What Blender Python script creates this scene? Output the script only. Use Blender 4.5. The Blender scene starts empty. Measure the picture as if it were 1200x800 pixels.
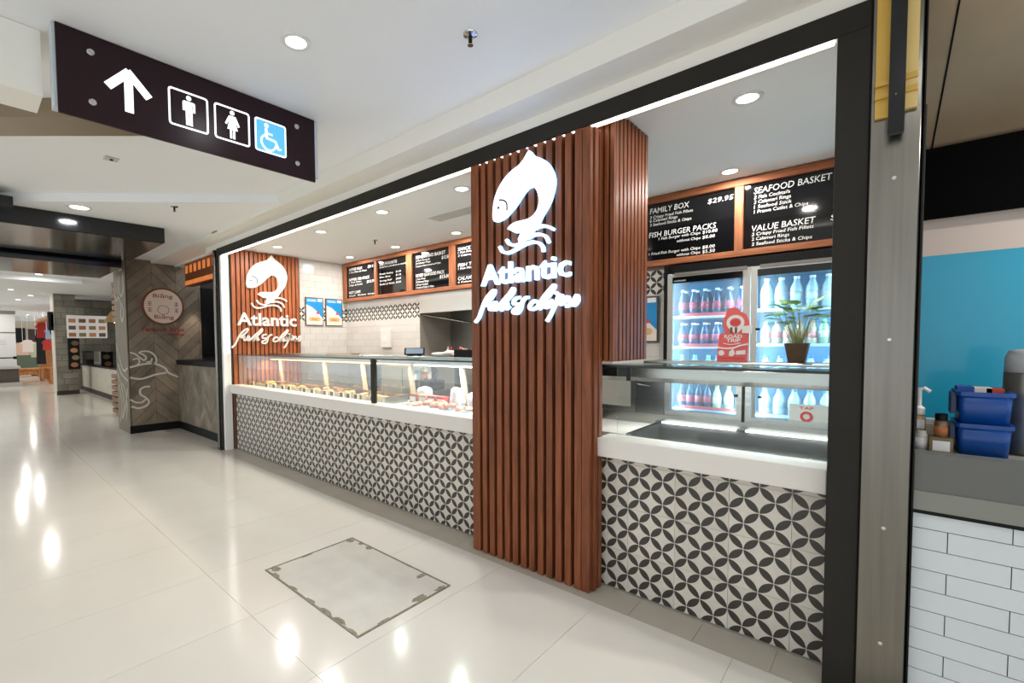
import bpy, bmesh, math, random
from mathutils import Matrix, Vector

random.seed(7)
sc = bpy.context.scene
COL = sc.collection

# ------------------------------------------------------------------ camera
def setup_camera():
    yaw, pitch, roll = [math.radians(a) for a in (42.26489, -2.379555, -0.450697)]
    fw = Vector((-math.sin(yaw) * math.cos(pitch), math.cos(yaw) * math.cos(pitch), math.sin(pitch)))
    r = Vector((math.cos(yaw), math.sin(yaw), 0))
    u = r.cross(fw)
    r2 = r * math.cos(roll) + u * math.sin(roll)
    u2 = -r * math.sin(roll) + u * math.cos(roll)
    M = Matrix((r2, u2, -fw)).transposed().to_4x4()
    M.translation = Vector((0, 0, 1.41))
    cd = bpy.data.cameras.new('camera')
    cd.sensor_width = 36
    cd.lens = 538.913 / 1200 * 36
    cd.shift_x = 53.1215 / 1200
    cd.shift_y = 23.93187 / 1200
    cd.clip_start = 0.05
    cd.clip_end = 200
    co = bpy.data.objects.new('camera', cd)
    co.matrix_world = M
    COL.objects.link(co)
    sc.camera = co
setup_camera()

# ------------------------------------------------------------------ world, exposure
w = bpy.data.worlds.new('world')
sc.world = w
w.use_nodes = True
w.node_tree.nodes['Background'].inputs[0].default_value = (0.90, 0.95, 1.0, 1)
w.node_tree.nodes['Background'].inputs[1].default_value = 1.8
vs = sc.view_settings
vs.view_transform = 'Standard'
vs.look = 'None'
vs.exposure = -0.24
vs.gamma = 1.0
vs.use_curve_mapping = False
sc.cycles.use_denoising = True
sc.cycles.max_bounces = 10
sc.cycles.diffuse_bounces = 7
sc.cycles.transparent_max_bounces = 16
sc.cycles.sample_clamp_indirect = 6.0

P_MALL = 4.0      # watts of one mall downlight
P_SHOP = 15.0      # watts of one shop downlight

# ------------------------------------------------------------------ materials
MATS = {}
def srgb(c):
    return tuple(((x / 255) / 12.92 if x <= 10 else (((x / 255) + 0.055) / 1.055) ** 2.4) for x in c) + (1,)

def mat(name, rgb=(200, 200, 200), rough=0.5, metal=0.0, emit=0.0, ecol=None, var=0.0, scale=6.0,
        stretch=(1, 1, 1), bump=0.0, rnd=0.0, coat=0.0, spec=0.5, alpha=None, trans=0.0):
    if name in MATS:
        return MATS[name]
    m = bpy.data.materials.new(name)
    m.use_nodes = True
    nt = m.node_tree
    b = nt.nodes['Principled BSDF']
    c = srgb(rgb)
    b.inputs['Base Color'].default_value = c
    b.inputs['Roughness'].default_value = rough
    b.inputs['Metallic'].default_value = metal
    b.inputs['Coat Weight'].default_value = coat
    b.inputs['Coat Roughness'].default_value = 0.08
    b.inputs['Specular IOR Level'].default_value = spec
    if trans:
        b.inputs['Transmission Weight'].default_value = trans
    if emit:
        b.inputs['Emission Color'].default_value = srgb(ecol or rgb)
        b.inputs['Emission Strength'].default_value = emit
    col_out = None
    if var or bump:
        tc = nt.nodes.new('ShaderNodeNewGeometry')
        mp = nt.nodes.new('ShaderNodeMapping')
        mp.inputs['Scale'].default_value = stretch
        nz = nt.nodes.new('ShaderNodeTexNoise')
        nz.inputs['Scale'].default_value = scale
        nz.inputs['Detail'].default_value = 5
        nt.links.new(tc.outputs['Position'], mp.inputs['Vector'])
        nt.links.new(mp.outputs['Vector'], nz.inputs['Vector'])
        if var:
            mx = nt.nodes.new('ShaderNodeMix')
            mx.data_type = 'RGBA'
            lo = tuple(max(0, x * (1 - var)) for x in c[:3]) + (1,)
            hi = tuple(min(1, x * (1 + var)) for x in c[:3]) + (1,)
            mr = nt.nodes.new('ShaderNodeMapRange')
            mr.inputs['From Min'].default_value = 0.3
            mr.inputs['From Max'].default_value = 0.7
            nt.links.new(nz.outputs['Fac'], mr.inputs['Value'])
            nt.links.new(mr.outputs['Result'], mx.inputs['Factor'])
            mx.inputs['A'].default_value = lo
            mx.inputs['B'].default_value = hi
            col_out = mx.outputs['Result']
        if bump:
            bp = nt.nodes.new('ShaderNodeBump')
            bp.inputs['Strength'].default_value = bump
            bp.inputs['Distance'].default_value = 0.01
            nt.links.new(nz.outputs['Fac'], bp.inputs['Height'])
            nt.links.new(bp.outputs['Normal'], b.inputs['Normal'])
    if rnd:
        oi = nt.nodes.new('ShaderNodeObjectInfo')
        mr2 = nt.nodes.new('ShaderNodeMapRange')
        mr2.inputs['To Min'].default_value = 1 - rnd
        mr2.inputs['To Max'].default_value = 1 + rnd
        nt.links.new(oi.outputs['Random'], mr2.inputs['Value'])
        vm = nt.nodes.new('ShaderNodeVectorMath')
        vm.operation = 'SCALE'
        if col_out:
            nt.links.new(col_out, vm.inputs[0])
        else:
            vm.inputs[0].default_value = c[:3]
        nt.links.new(mr2.outputs['Result'], vm.inputs['Scale'])
        col_out = vm.outputs['Vector']
    if col_out:
        nt.links.new(col_out, b.inputs['Base Color'])
    MATS[name] = m
    return m

def glass_mat(name, tint=(251, 253, 252), refl=0.3, rough=0.02):
    """thin pane: lets light through, mirrors by fresnel"""
    if name in MATS:
        return MATS[name]
    m = bpy.data.materials.new(name)
    m.use_nodes = True
    nt = m.node_tree
    for n in list(nt.nodes):
        nt.nodes.remove(n)
    out = nt.nodes.new('ShaderNodeOutputMaterial')
    tr = nt.nodes.new('ShaderNodeBsdfTransparent')
    tr.inputs[0].default_value = srgb(tint)
    gl = nt.nodes.new('ShaderNodeBsdfGlossy')
    gl.inputs['Roughness'].default_value = rough
    fr = nt.nodes.new('ShaderNodeFresnel')
    fr.inputs['IOR'].default_value = 1.45
    mu = nt.nodes.new('ShaderNodeMath')
    mu.operation = 'MULTIPLY'
    mu.inputs[1].default_value = refl
    mx = nt.nodes.new('ShaderNodeMixShader')
    nt.links.new(fr.outputs[0], mu.inputs[0])
    nt.links.new(mu.outputs[0], mx.inputs[0])
    nt.links.new(tr.outputs[0], mx.inputs[1])
    nt.links.new(gl.outputs[0], mx.inputs[2])
    nt.links.new(mx.outputs[0], out.inputs[0])
    MATS[name] = m
    return m

def fog_mat(name):
    """cold door glass with a light film of condensation"""
    m = glass_mat(name, (225, 240, 248), 0.3)
    nt = m.node_tree
    out = [n for n in nt.nodes if n.type == 'OUTPUT_MATERIAL'][0]
    src = out.inputs[0].links[0].from_socket
    df = nt.nodes.new('ShaderNodeBsdfTranslucent')
    df.inputs[0].default_value = srgb((236, 246, 252))
    mx = nt.nodes.new('ShaderNodeMixShader')
    mx.inputs[0].default_value = 0.07
    nt.links.new(src, mx.inputs[1])
    nt.links.new(df.outputs[0], mx.inputs[2])
    nt.links.new(mx.outputs[0], out.inputs[0])
    return m

def pattern_mat(name, axis, h0, z0, pitch, light=(212, 205, 193), dark=(58, 53, 47)):
    """four-petal encaustic print: lens petals along the diagonals of a square grid of nodes"""
    if name in MATS:
        return MATS[name]
    m = bpy.data.materials.new(name)
    m.use_nodes = True
    nt = m.node_tree
    b = nt.nodes['Principled BSDF']
    b.inputs['Roughness'].default_value = 0.38
    g = nt.nodes.new('ShaderNodeNewGeometry')
    s = nt.nodes.new('ShaderNodeSeparateXYZ')
    nt.links.new(g.outputs['Position'], s.inputs[0])
    def M(op, a, bb=None, c=None):
        n = nt.nodes.new('ShaderNodeMath')
        n.operation = op
        for i, v in enumerate((a, bb, c)):
            if v is None:
                continue
            if isinstance(v, (int, float)):
                n.inputs[i].default_value = v
            else:
                nt.links.new(v, n.inputs[i])
        return n.outputs[0]
    h = M('DIVIDE', M('SUBTRACT', s.outputs[axis], h0), pitch)
    z = M('DIVIDE', M('SUBTRACT', s.outputs[2], z0), pitch)
    p = M('ADD', h, z)
    q = M('SUBTRACT', h, z)
    a = M('ABSOLUTE', M('SUBTRACT', M('FRACT', p), 0.5))
    c = M('ABSOLUTE', M('SUBTRACT', M('FRACT', q), 0.5))
    d1 = M('ADD', M('POWER', M('SUBTRACT', 1.0, a), 2.0), M('POWER', c, 2.0))
    d2 = M('ADD', M('POWER', M('SUBTRACT', 1.0, c), 2.0), M('POWER', a, 2.0))
    dm = M('SQRT', M('MINIMUM', d1, d2))
    f = M('LESS_THAN', dm, 0.692)
    nz = nt.nodes.new('ShaderNodeTexNoise')
    nz.inputs['Scale'].default_value = 40
    nt.links.new(g.outputs['Position'], nz.inputs['Vector'])
    oi = nt.nodes.new('ShaderNodeObjectInfo')
    v = M('ADD', M('MULTIPLY', nz.outputs['Fac'], 0.22), M('MULTIPLY_ADD', oi.outputs['Random'], 0.1, 0.84))
    mx = nt.nodes.new('ShaderNodeMix')
    mx.data_type = 'RGBA'
    mx.inputs['A'].default_value = srgb(light)
    mx.inputs['B'].default_value = srgb(dark)
    nt.links.new(f, mx.inputs['Factor'])
    vm = nt.nodes.new('ShaderNodeVectorMath')
    vm.operation = 'SCALE'
    nt.links.new(mx.outputs['Result'], vm.inputs[0])
    nt.links.new(v, vm.inputs['Scale'])
    nt.links.new(vm.outputs['Vector'], b.inputs['Base Color'])
    MATS[name] = m
    return m

def wood_mat(name, rgb, rough=0.42, axis=2, rnd=0.12):
    st = [14, 14, 14]
    st[axis] = 1.2
    return mat(name, rgb, rough, var=0.35, scale=3.5, stretch=tuple(st), bump=0.08, rnd=rnd, spec=0.35)

m_floor = mat('floor_porcelain', (226, 221, 211), 0.13, var=0.03, scale=1.5, rnd=0.012, spec=0.4)
m_grout = mat('floor_grout', (182, 176, 164), 0.6)
m_kerb = mat('floor_border_stone', (186, 178, 164), 0.3, var=0.04, scale=3, rnd=0.02)
m_ceil = mat('ceiling_paint', (237, 239, 240), 0.7, var=0.01, scale=2)
m_cornice = mat('cornice_paint', (236, 233, 226), 0.7)
m_white = mat('white_paint', (232, 229, 224), 0.5)
m_solid = mat('solid_surface_white', (226, 220, 212), 0.35)
m_darkframe = mat('frame_dark_bronze', (34, 31, 25), 0.5, var=0.12, scale=5, spec=0.25)
m_black = mat('black', (15, 15, 15), 0.55, spec=0.2)
m_blackgloss = mat('black_gloss', (16, 16, 17), 0.12)
m_steel = mat('brushed_steel', (120, 116, 108), 0.27, metal=1, var=0.1, scale=2.5, stretch=(20, 20, 0.6))
m_steelh = mat('brushed_steel_flat', (186, 186, 182), 0.27, metal=1, var=0.08, scale=2.5, stretch=(0.6, 20, 20))
m_chrome = mat('chrome', (200, 200, 200), 0.12, metal=1)
m_slat = wood_mat('slat_wood', (124, 68, 38), 0.4)
m_slatback = mat('slat_backing', (16, 12, 10), 0.8)
m_frame_wood = wood_mat('menu_frame_wood', (152, 92, 58), 0.6, axis=0, rnd=0.05)
m_board = mat('menu_board_black', (16, 16, 18), 0.06)
m_text = mat('lettering_white', (238, 238, 234), 0.6)
m_logo_lit = mat('logo_lit_white', (245, 248, 255), 0.5, emit=1.6, ecol=(238, 245, 255))
m_logo_halo = mat('logo_side_glow', (120, 190, 255), 0.5, emit=7.0, ecol=(110, 180, 255))
m_logo = mat('logo_matt_white', (232, 226, 218), 0.55)
m_glass = glass_mat('clear_glass')
m_glass_g = glass_mat('glass_edge_green', (238, 247, 243))
m_wtile = mat('white_glazed_tile', (212, 207, 200), 0.2, rnd=0.04)
m_wgrout = mat('tile_grout_light', (150, 144, 136), 0.8)
m_led = mat('led_diffuser', (255, 252, 245), 0.4, emit=3.5, ecol=(255, 248, 238))
m_lamp = mat('lamp_diffuser', (255, 255, 255), 0.4, emit=9.0, ecol=(255, 252, 246))
m_trim = mat('lamp_trim_white', (225, 225, 222), 0.4)
m_red = mat('red_print', (226, 72, 70), 0.5)
m_paper = mat('paper_white', (240, 238, 234), 0.6)

# ------------------------------------------------------------------ mesh tools
class MB:
    def __init__(self):
        self.v, self.f = [], []
    def add(self, vs, fs):
        n = len(self.v)
        self.v += [tuple(p) for p in vs]
        self.f += [tuple(i + n for i in f) for f in fs]
        return self
    def box(self, x0, x1, y0, y1, z0, z1):
        if x0 > x1: x0, x1 = x1, x0
        if y0 > y1: y0, y1 = y1, y0
        if z0 > z1: z0, z1 = z1, z0
        return self.add([(x0, y0, z0), (x1, y0, z0), (x1, y1, z0), (x0, y1, z0), (x0, y0, z1), (x1, y0, z1), (x1, y1, z1), (x0, y1, z1)],
                        [(3, 2, 1, 0), (4, 5, 6, 7), (0, 1, 5, 4), (1, 2, 6, 5), (2, 3, 7, 6), (3, 0, 4, 7)])
    def prism(self, pts, a, b, axis='z'):
        """polygon pts (u,v) extruded a..b along axis. z: (x,y); y: (x,z); x: (y,z)"""
        area = sum(pts[i][0] * pts[(i + 1) % len(pts)][1] - pts[(i + 1) % len(pts)][0] * pts[i][1] for i in range(len(pts)))
        if area < 0:
            pts = pts[::-1]
        n = len(pts)
        def P(p, t):
            if axis == 'z': return (p[0], p[1], t)
            if axis == 'y': return (p[0], t, p[1])
            return (t, p[0], p[1])
        lo, hi = min(a, b), max(a, b)
        if axis == 'y':
            lo, hi = hi, lo
        vs = [P(p, lo) for p in pts] + [P(p, hi) for p in pts]
        fs = [tuple(range(n - 1, -1, -1)), tuple(range(n, 2 * n))]
        for i in range(n):
            j = (i + 1) % n
            fs.append((i, j, n + j, n + i))
        return self.add(vs, fs)
    def ring(self, outer, inner, a, b, axis='y'):
        """frame between two polygons of equal count"""
        n = len(outer)
        def P(p, t):
            if axis == 'z': return (p[0], p[1], t)
            if axis == 'y': return (p[0], t, p[1])
            return (t, p[0], p[1])
        vs = [P(p, a) for p in outer] + [P(p, a) for p in inner] + [P(p, b) for p in outer] + [P(p, b) for p in inner]
        fs = []
        for i in range(n):
            j = (i + 1) % n
            fs += [(i, j, n + j, n + i), (2 * n + i, 3 * n + i, 3 * n + j, 2 * n + j), (i, 2 * n + i, 2 * n + j, j), (n + i, n + j, 3 * n + j, 3 * n + i)]
        return self.add(vs, fs)
    def lathe(self, prof, cx=0, cy=0, cz=0, seg=12):
        vs, fs = [], []
        for r, z in prof:
            for k in range(seg):
                t = 2 * math.pi * k / seg
                vs.append((cx + r * math.cos(t), cy + r * math.sin(t), cz + z))
        for i in range(len(prof) - 1):
            for k in range(seg):
                l = (k + 1) % seg
                fs.append((i * seg + k, i * seg + l, (i + 1) * seg + l, (i + 1) * seg + k))
        fs.append(tuple(range(seg - 1, -1, -1)))
        n = (len(prof) - 1) * seg
        fs.append(tuple(range(n, n + seg)))
        return self.add(vs, fs)
    def tube(self, pts, r, seg=6):
        pts = [Vector(p) for p in pts]
        rr = r if isinstance(r, (list, tuple)) else [r] * len(pts)
        vs, fs = [], []
        up = Vector((0, 0, 1))
        for i, p in enumerate(pts):
            t = (pts[min(i + 1, len(pts) - 1)] - pts[max(i - 1, 0)])
            if t.length < 1e-9: t = Vector((0, 0, 1))
            t.normalize()
            a = t.cross(up)
            if a.length < 1e-3:
                a = t.cross(Vector((1, 0, 0)))
            a.normalize()
            b = t.cross(a)
            for k in range(seg):
                an = 2 * math.pi * k / seg
                vs.append(p + (a * math.cos(an) + b * math.sin(an)) * rr[i])
        for i in range(len(pts) - 1):
            for k in range(seg):
                l = (k + 1) % seg
                fs.append((i * seg + k, (i + 1) * seg + k, (i + 1) * seg + l, i * seg + l))
        fs.append(tuple(range(seg)))
        n = (len(pts) - 1) * seg
        fs.append(tuple(range(n + seg - 1, n - 1, -1)))
        return self.add(vs, fs)
    def stroke(self, pts, wd, a, b, axis='y'):
        """flat ribbon of a drawn line with thickness from a to b"""
        pts = smooth(pts)
        L, R = [], []
        for i, p in enumerate(pts):
            q0, q1 = pts[max(i - 1, 0)], pts[min(i + 1, len(pts) - 1)]
            dx, dy = q1[0] - q0[0], q1[1] - q0[1]
            l = math.hypot(dx, dy) or 1
            nx, ny = -dy / l * wd / 2, dx / l * wd / 2
            L.append((p[0] + nx, p[1] + ny)); R.append((p[0] - nx, p[1] - ny))
        def P(p, t):
            if axis == 'y': return (p[0], t, p[1])
            if axis == 'x': return (t, p[0], p[1])
            return (p[0], p[1], t)
        n = len(pts)
        vs = [P(p, a) for p in L] + [P(p, a) for p in R] + [P(p, b) for p in L] + [P(p, b) for p in R]
        fs = []
        for i in range(n - 1):
            j = i + 1
            fs += [(i, j, n + j, n + i), (2 * n + i, 3 * n + i, 3 * n + j, 2 * n + j), (i, 2 * n + i, 2 * n + j, j), (n + i, n + j, 3 * n + j, 3 * n + i)]
        fs += [(0, n, 3 * n, 2 * n), (n - 1, 3 * n - 1 - 0, 4 * n - 1, 2 * n - 1)] if False else [(0, n, 3 * n, 2 * n), (n - 1, 3 * n - 1, 4 * n - 1, 2 * n - 1)]
        return self.add(vs, fs)
    def xf(self, M):
        self.v = [tuple(M @ Vector(p)) for p in self.v]
        return self
    def mesh(self, name, material, smooth_faces=False, bevel=0.0, recalc=True):
        me = bpy.data.meshes.new(name)
        me.from_pydata(self.v, [], self.f)
        if bevel or recalc:
            bm = bmesh.new()
            bm.from_mesh(me)
            if bevel:
                bmesh.ops.bevel(bm, geom=[e for e in bm.edges if len(e.link_faces) == 2 and e.calc_face_angle(0) > 0.5], offset=bevel, segments=1, affect='EDGES')
            bmesh.ops.recalc_face_normals(bm, faces=bm.faces)
            bm.to_mesh(me)
            bm.free()
        mm = material if isinstance(material, list) else [material]
        for x in mm:
            me.materials.append(x)
        if smooth_faces:
            for p in me.polygons:
                p.use_smooth = True
        me.update()
        return me
    def build(self, name, material, parent=None, smooth_faces=False, bevel=0.0, local=False):
        return link(name, self.mesh(name, material, smooth_faces, bevel), parent, local)

def smooth(pts, n=5):
    """Catmull-Rom through the points"""
    out = []
    k = len(pts)
    for i in range(k - 1):
        p0, p1, p2, p3 = pts[max(i - 1, 0)], pts[i], pts[i + 1], pts[min(i + 2, k - 1)]
        for s in range(n):
            t = s / n
            out.append(tuple(0.5 * (2 * p1[d] + (p2[d] - p0[d]) * t + (2 * p0[d] - 5 * p1[d] + 4 * p2[d] - p3[d]) * t * t + (3 * p1[d] - p0[d] - 3 * p2[d] + p3[d]) * t ** 3) for d in range(len(p1))))
    out.append(tuple(pts[-1]))
    return out

WM = {}
def link(name, me, parent=None, local=False):
    o = bpy.data.objects.new(name, me)
    COL.objects.link(o)
    WM[o.name] = Matrix.Identity(4)
    if name in ('lettering', 'letters', 'printed_characters', 'header_lettering', 'gill_and_eye'):
        o['kind'] = 'stuff'        # print too small to pick apart
    if parent:
        o.parent = parent
        if not local:
            o.matrix_parent_inverse = WM[parent.name].inverted()
        else:
            WM[o.name] = WM[parent.name].copy()
    return o

def tag(o, label, cat, group=None):
    o['label'] = label
    o['category'] = cat
    if group:
        o['group'] = group
    return o

def thing(name, label, cat, loc=(0, 0, 0), group=None, rz=0.0):
    o = bpy.data.objects.new(name, None)
    COL.objects.link(o)
    o.location = loc
    o.rotation_euler = (0, 0, rz)
    o.empty_display_size = 0.05
    WM[o.name] = Matrix.Translation(Vector(loc)) @ Matrix.Rotation(rz, 4, 'Z')
    return tag(o, label, cat, group)

def struct(o):
    o['kind'] = 'structure'
    return o

def sgroup(name, loc=(0, 0, 0)):
    o = bpy.data.objects.new(name, None)
    COL.objects.link(o)
    o.location = loc
    WM[o.name] = Matrix.Translation(Vector(loc))
    return struct(o)

def clone(root, loc, rz=0.0, label=None, group=None, scale=None, mats=None):
    r = root.copy()
    COL.objects.link(r)
    r.location = loc
    r.rotation_euler = (0, 0, rz)
    if scale:
        r.scale = (scale,) * 3 if not isinstance(scale, tuple) else scale
    if label: r['label'] = label
    if group: r['group'] = group
    for ch in list(root.children):
        c = ch.copy()
        COL.objects.link(c)
        c.parent = r
        for g in list(ch.children):
            d = g.copy()
            COL.objects.link(d)
            d.parent = c
    return r

def rrect(x0, x1, y0, y1, r, n=4):
    pts = []
    for cx, cy, a0 in ((x1 - r, y1 - r, 0), (x0 + r, y1 - r, 90), (x0 + r, y0 + r, 180), (x1 - r, y0 + r, 270)):
        for k in range(n + 1):
            a = math.radians(a0 + 90 * k / n)
            pts.append((cx + r * math.cos(a), cy + r * math.sin(a)))
    return pts

def circle(cx, cy, r, n=20, ry=None):
    return [(cx + r * math.cos(2 * math.pi * k / n), cy + (ry or r) * math.sin(2 * math.pi * k / n)) for k in range(n)]

def clip_rect(poly, x0, x1, y0, y1):
    def cl(pts, ax, val, keep_less):
        out = []
        for i in range(len(pts)):
            a, b = pts[i], pts[(i + 1) % len(pts)]
            ia = (a[ax] <= val) if keep_less else (a[ax] >= val)
            ib = (b[ax] <= val) if keep_less else (b[ax] >= val)
            if ia: out.append(a)
            if ia != ib:
                t = (val - a[ax]) / (b[ax] - a[ax])
                out.append((a[0] + (b[0] - a[0]) * t, a[1] + (b[1] - a[1]) * t))
        return out
    for ax, val, kl in ((0, x0, False), (0, x1, True), (1, y0, False), (1, y1, True)):
        if len(poly) < 3: return []
        poly = cl(poly, ax, val, kl)
    return poly if len(poly) >= 3 else []

FONT_CACHE = {}
def glyphs(body, bold=0.0, shear=0.0, extrude=0.0, res=2):
    """text as raw mesh data in its own plane, size 1"""
    key = (body, bold, shear, extrude, res)
    if key not in FONT_CACHE:
        cu = bpy.data.curves.new('t', 'FONT')
        cu.body = body
        cu.size = 1
        cu.offset = bold
        cu.shear = shear
        cu.extrude = extrude
        cu.resolution_u = res
        ob = bpy.data.objects.new('t', cu)
        me = bpy.data.meshes.new_from_object(ob)
        vs = [tuple(v.co) for v in me.vertices]
        fs = [tuple(p.vertices) for p in me.polygons]
        bpy.data.objects.remove(ob)
        bpy.data.meshes.remove(me)
        bpy.data.curves.remove(cu)
        FONT_CACHE[key] = (vs, fs)
    return FONT_CACHE[key]

def put_text(mb, body, u0, v0, cap, u1=None, n=0.0, axis='y', bold=0.01, shear=0.0, extrude=0.0, right=False):
    """text on a plane. axis y: u=X, plane Y=n facing -Y. axis x: u=Y, plane X=n facing +X"""
    vs, fs = glyphs(body, bold, shear, extrude)
    if not vs: return
    sy = cap / 0.73
    xs = [p[0] for p in vs]
    a, b = min(xs), max(xs)
    sx = sy if u1 is None else (u1 - u0) / (b - a)
    off = -a * sx
    if right:
        off = -b * sx
    out = []
    for x, y, z in vs:
        u, v = u0 + off + x * sx, v0 + y * sy
        zz = z * sy
        out.append((u, n - zz, v) if axis == 'y' else (n + zz, u, v))
    mb.add(out, fs)

# ================================================================== STRUCTURE
# ---- floor
fl = MB().box(-38, 6, -6.5, 5.2, -0.12, -0.003).build('floor', m_grout)
struct(fl)
TW, TL = 0.645, 1.29
tile_me = MB().box(0.001, TW - 0.001, 0.001, TL - 0.001, -0.012, 0).mesh('floor_tile', m_floor)
k0 = int((-30 + 3.695) / TW)
for r in range(-2, 2):
    for k in range(k0, 9):
        x0, y0 = -3.695 + k * TW, 0.97 - TL + r * TL
        if r < 0 and (x0 < -14): continue
        o = link('floor_tile', tile_me, fl)
        o.location = (x0, y0, 0)
plain = MB().box(-38, 6, -6.5, 0.97 - 3 * TL, -0.003, 0.0).box(-38, 6, 2.485, 5.2, -0.003, 0.0).box(-38, -30, 0.97 - 3 * TL, 2.485, -0.003, 0).build('floor_slab', m_floor, fl)
kt_me = MB().box(0.001, 0.309, 0.001, 0.223, -0.012, 0).mesh('border_tile', m_kerb)
for k in range(-20, 20):
    x0 = -0.641 + 0.31 * k
    if x0 < -6.6 or x0 > 3.5: continue
    o = link('border_tile', kt_me, fl)
    o.location = (x0, 2.26, 0)
MB().box(-38, -6.84, 2.261, 2.485, -0.012, 0).build('border_slab', m_floor, fl)

# ---- mall ceilings
c = MB().prism([(6, -6.5), (6, 2.4), (-4.40, 2.4), (-4.40, 2.131), (-11.0, -4.469), (-11.0, -6.5)], 2.865, 2.95, 'z').build('ceiling', m_ceil)
struct(c)
c = MB().prism([(-4.40, 2.6), (-4.40, 2.131), (-11.0, -4.469), (-11.0, 2.6)], 2.785, 2.94, 'z').build('ceiling_lower', m_ceil)
struct(c)
c = MB().box(-38, -11.0, -6.5, 5.2, 2.9, 3.0).box(-14.2, -13.4, -6.5, 1.9, 2.8, 2.9).build('ceiling_far', m_ceil)
struct(c)
# ---- stepped cornice above the shopfront
c = MB().prism([(2.335, 2.675), (2.335, 2.745), (2.13, 2.745), (2.13, 2.868), (2.6, 2.868), (2.6, 2.675)], -7.0, -0.06, 'x').build('trim_1', m_cornice)
struct(c)
c = MB().prism([(2.47, 2.72), (2.47, 2.745), (2.13, 2.745), (2.13, 2.868), (2.6, 2.868), (2.6, 2.72)], -9.2, -7.0, 'x').build('trim_2', m_cornice)
struct(c)
c = MB().box(-0.06, 3.0, 2.13, 2.6, 2.745, 2.868).build('trim_3', m_cornice)
struct(c)
# ---- opposite side of the mall and ends
c = MB().box(-38.1, -38, -6.5, 5.2, 0, 3.0).build('wall_far', mat('far_wall', (200, 190, 175), 0.7))
struct(c)

# ---- shop shell
XL, YB = -6.5, 4.25
wl = MB().box(XL - 0.08, XL, 2.46, 4.95, 0, 2.69).build('wall_left', m_wgrout)
struct(wl)
wb = MB().box(XL, -4.72, YB, 4.95, 0, 2.69).box(-4.72, -1.425, YB, 4.95, 2.07, 2.69).box(-2.5, -1.425, YB, 4.95, 0, 2.07).build('wall_back', m_wgrout)
struct(wb)
c = MB().box(-1.425, 0.0, 4.72, 4.95, 0, 2.69).box(-1.425, 0.0, YB, 4.72, 2.06, 2.69).build('wall_alcove', m_black)
struct(c)
c = MB().box(-4.72, -2.5, 4.85, 4.95, 0, 2.07).build('wall_kitchen', mat('kitchen_steel_wall', (150, 150, 142), 0.4, metal=0.9, var=0.08, scale=3))
struct(c)
c = MB().box(0.0, 0.06, 2.36, 4.95, 0, 2.75).build('wall_right', mat('right_wall', (160, 158, 152), 0.5))
struct(c)
c = MB().box(XL - 0.08, 0.06, 2.41, 4.95, 2.69, 2.75).build('ceiling_shop', m_ceil)
struct(c)
c = MB().box(XL, 0.0, 2.455, 2.475, -0.001, 0.006).build('trim_4', m_wgrout)
struct(c)

# ---- dark frame round the opening
fr = sgroup('trim_5', (-3.3, 2.36, 0))
MB().box(-6.56, -0.061, 2.32, 2.335, 2.578, 2.675).build('header_plate', m_darkframe, fr, bevel=0.002)
MB().box(-0.161, -0.061, 2.32, 2.42, 0, 2.578).build('post', m_darkframe, fr, bevel=0.002)
MB().box(-6.595, -6.545, 2.325, 2.44, 0, 2.66).build('post', m_darkframe, fr, bevel=0.002)
MB().box(-6.545, -0.161, 2.336, 2.41, 2.60, 2.69).build('header_lining', m_white, fr)
MB().box(-6.545, -6.49, 2.345, 2.44, 0.0, 2.60).build('jamb_lining', mat('jamb_white', (244, 243, 240), 0.35), fr)
MB().box(-0.1645, -0.161, 2.37, 2.42, 1.3, 2.578).build('jamb_lining', m_white, fr)
MB().box(-6.49, -0.175, 2.338, 2.405, 2.59, 2.60).build('light_strip', m_led, fr)
MB().box(-6.489, -6.485, 2.36, 2.42, 1.3, 2.58).build('light_strip', m_led, fr)

sp = thing('steel_corner_post', 'slim stainless steel post at the far left end of the fish shop front', 'post', (-6.62, 2.34, 0))
MB().box(-6.655, -6.60, 2.30, 2.36, 0.004, 2.665).build('shaft', m_steel, sp, bevel=0.004)
MB().box(-6.66, -6.545, 2.30, 2.365, 0, 0.012).build('foot_plate', m_darkframe, sp)

# big steel clad post at the right
sp = thing('steel_clad_column', 'wide brushed stainless steel column cladding with screws beside the dark frame', 'column', (0.01, 2.33, 0))
MB().prism([(-0.061, 2.315), (-0.055, 2.300), (0.076, 2.300), (0.084, 2.312), (0.084, 2.5), (-0.061, 2.5)], 0.001, 2.744, 'z').build('cladding', m_steel, sp)
MB().box(0.0845, 0.0885, 2.306, 2.5, 0.001, 2.744).build('edge_seal', m_black, sp)
for z in (0.262, 0.705, 1.41, 1.995):
    MB().lathe([(0.0065, 0), (0.0065, 0.002), (0.004, 0.003)], seg=12).xf(Matrix.Translation((0.012, 2.3, z)) @ Matrix.Rotation(math.pi / 2, 4, 'X')).build('screw', m_chrome, sp)

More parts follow.
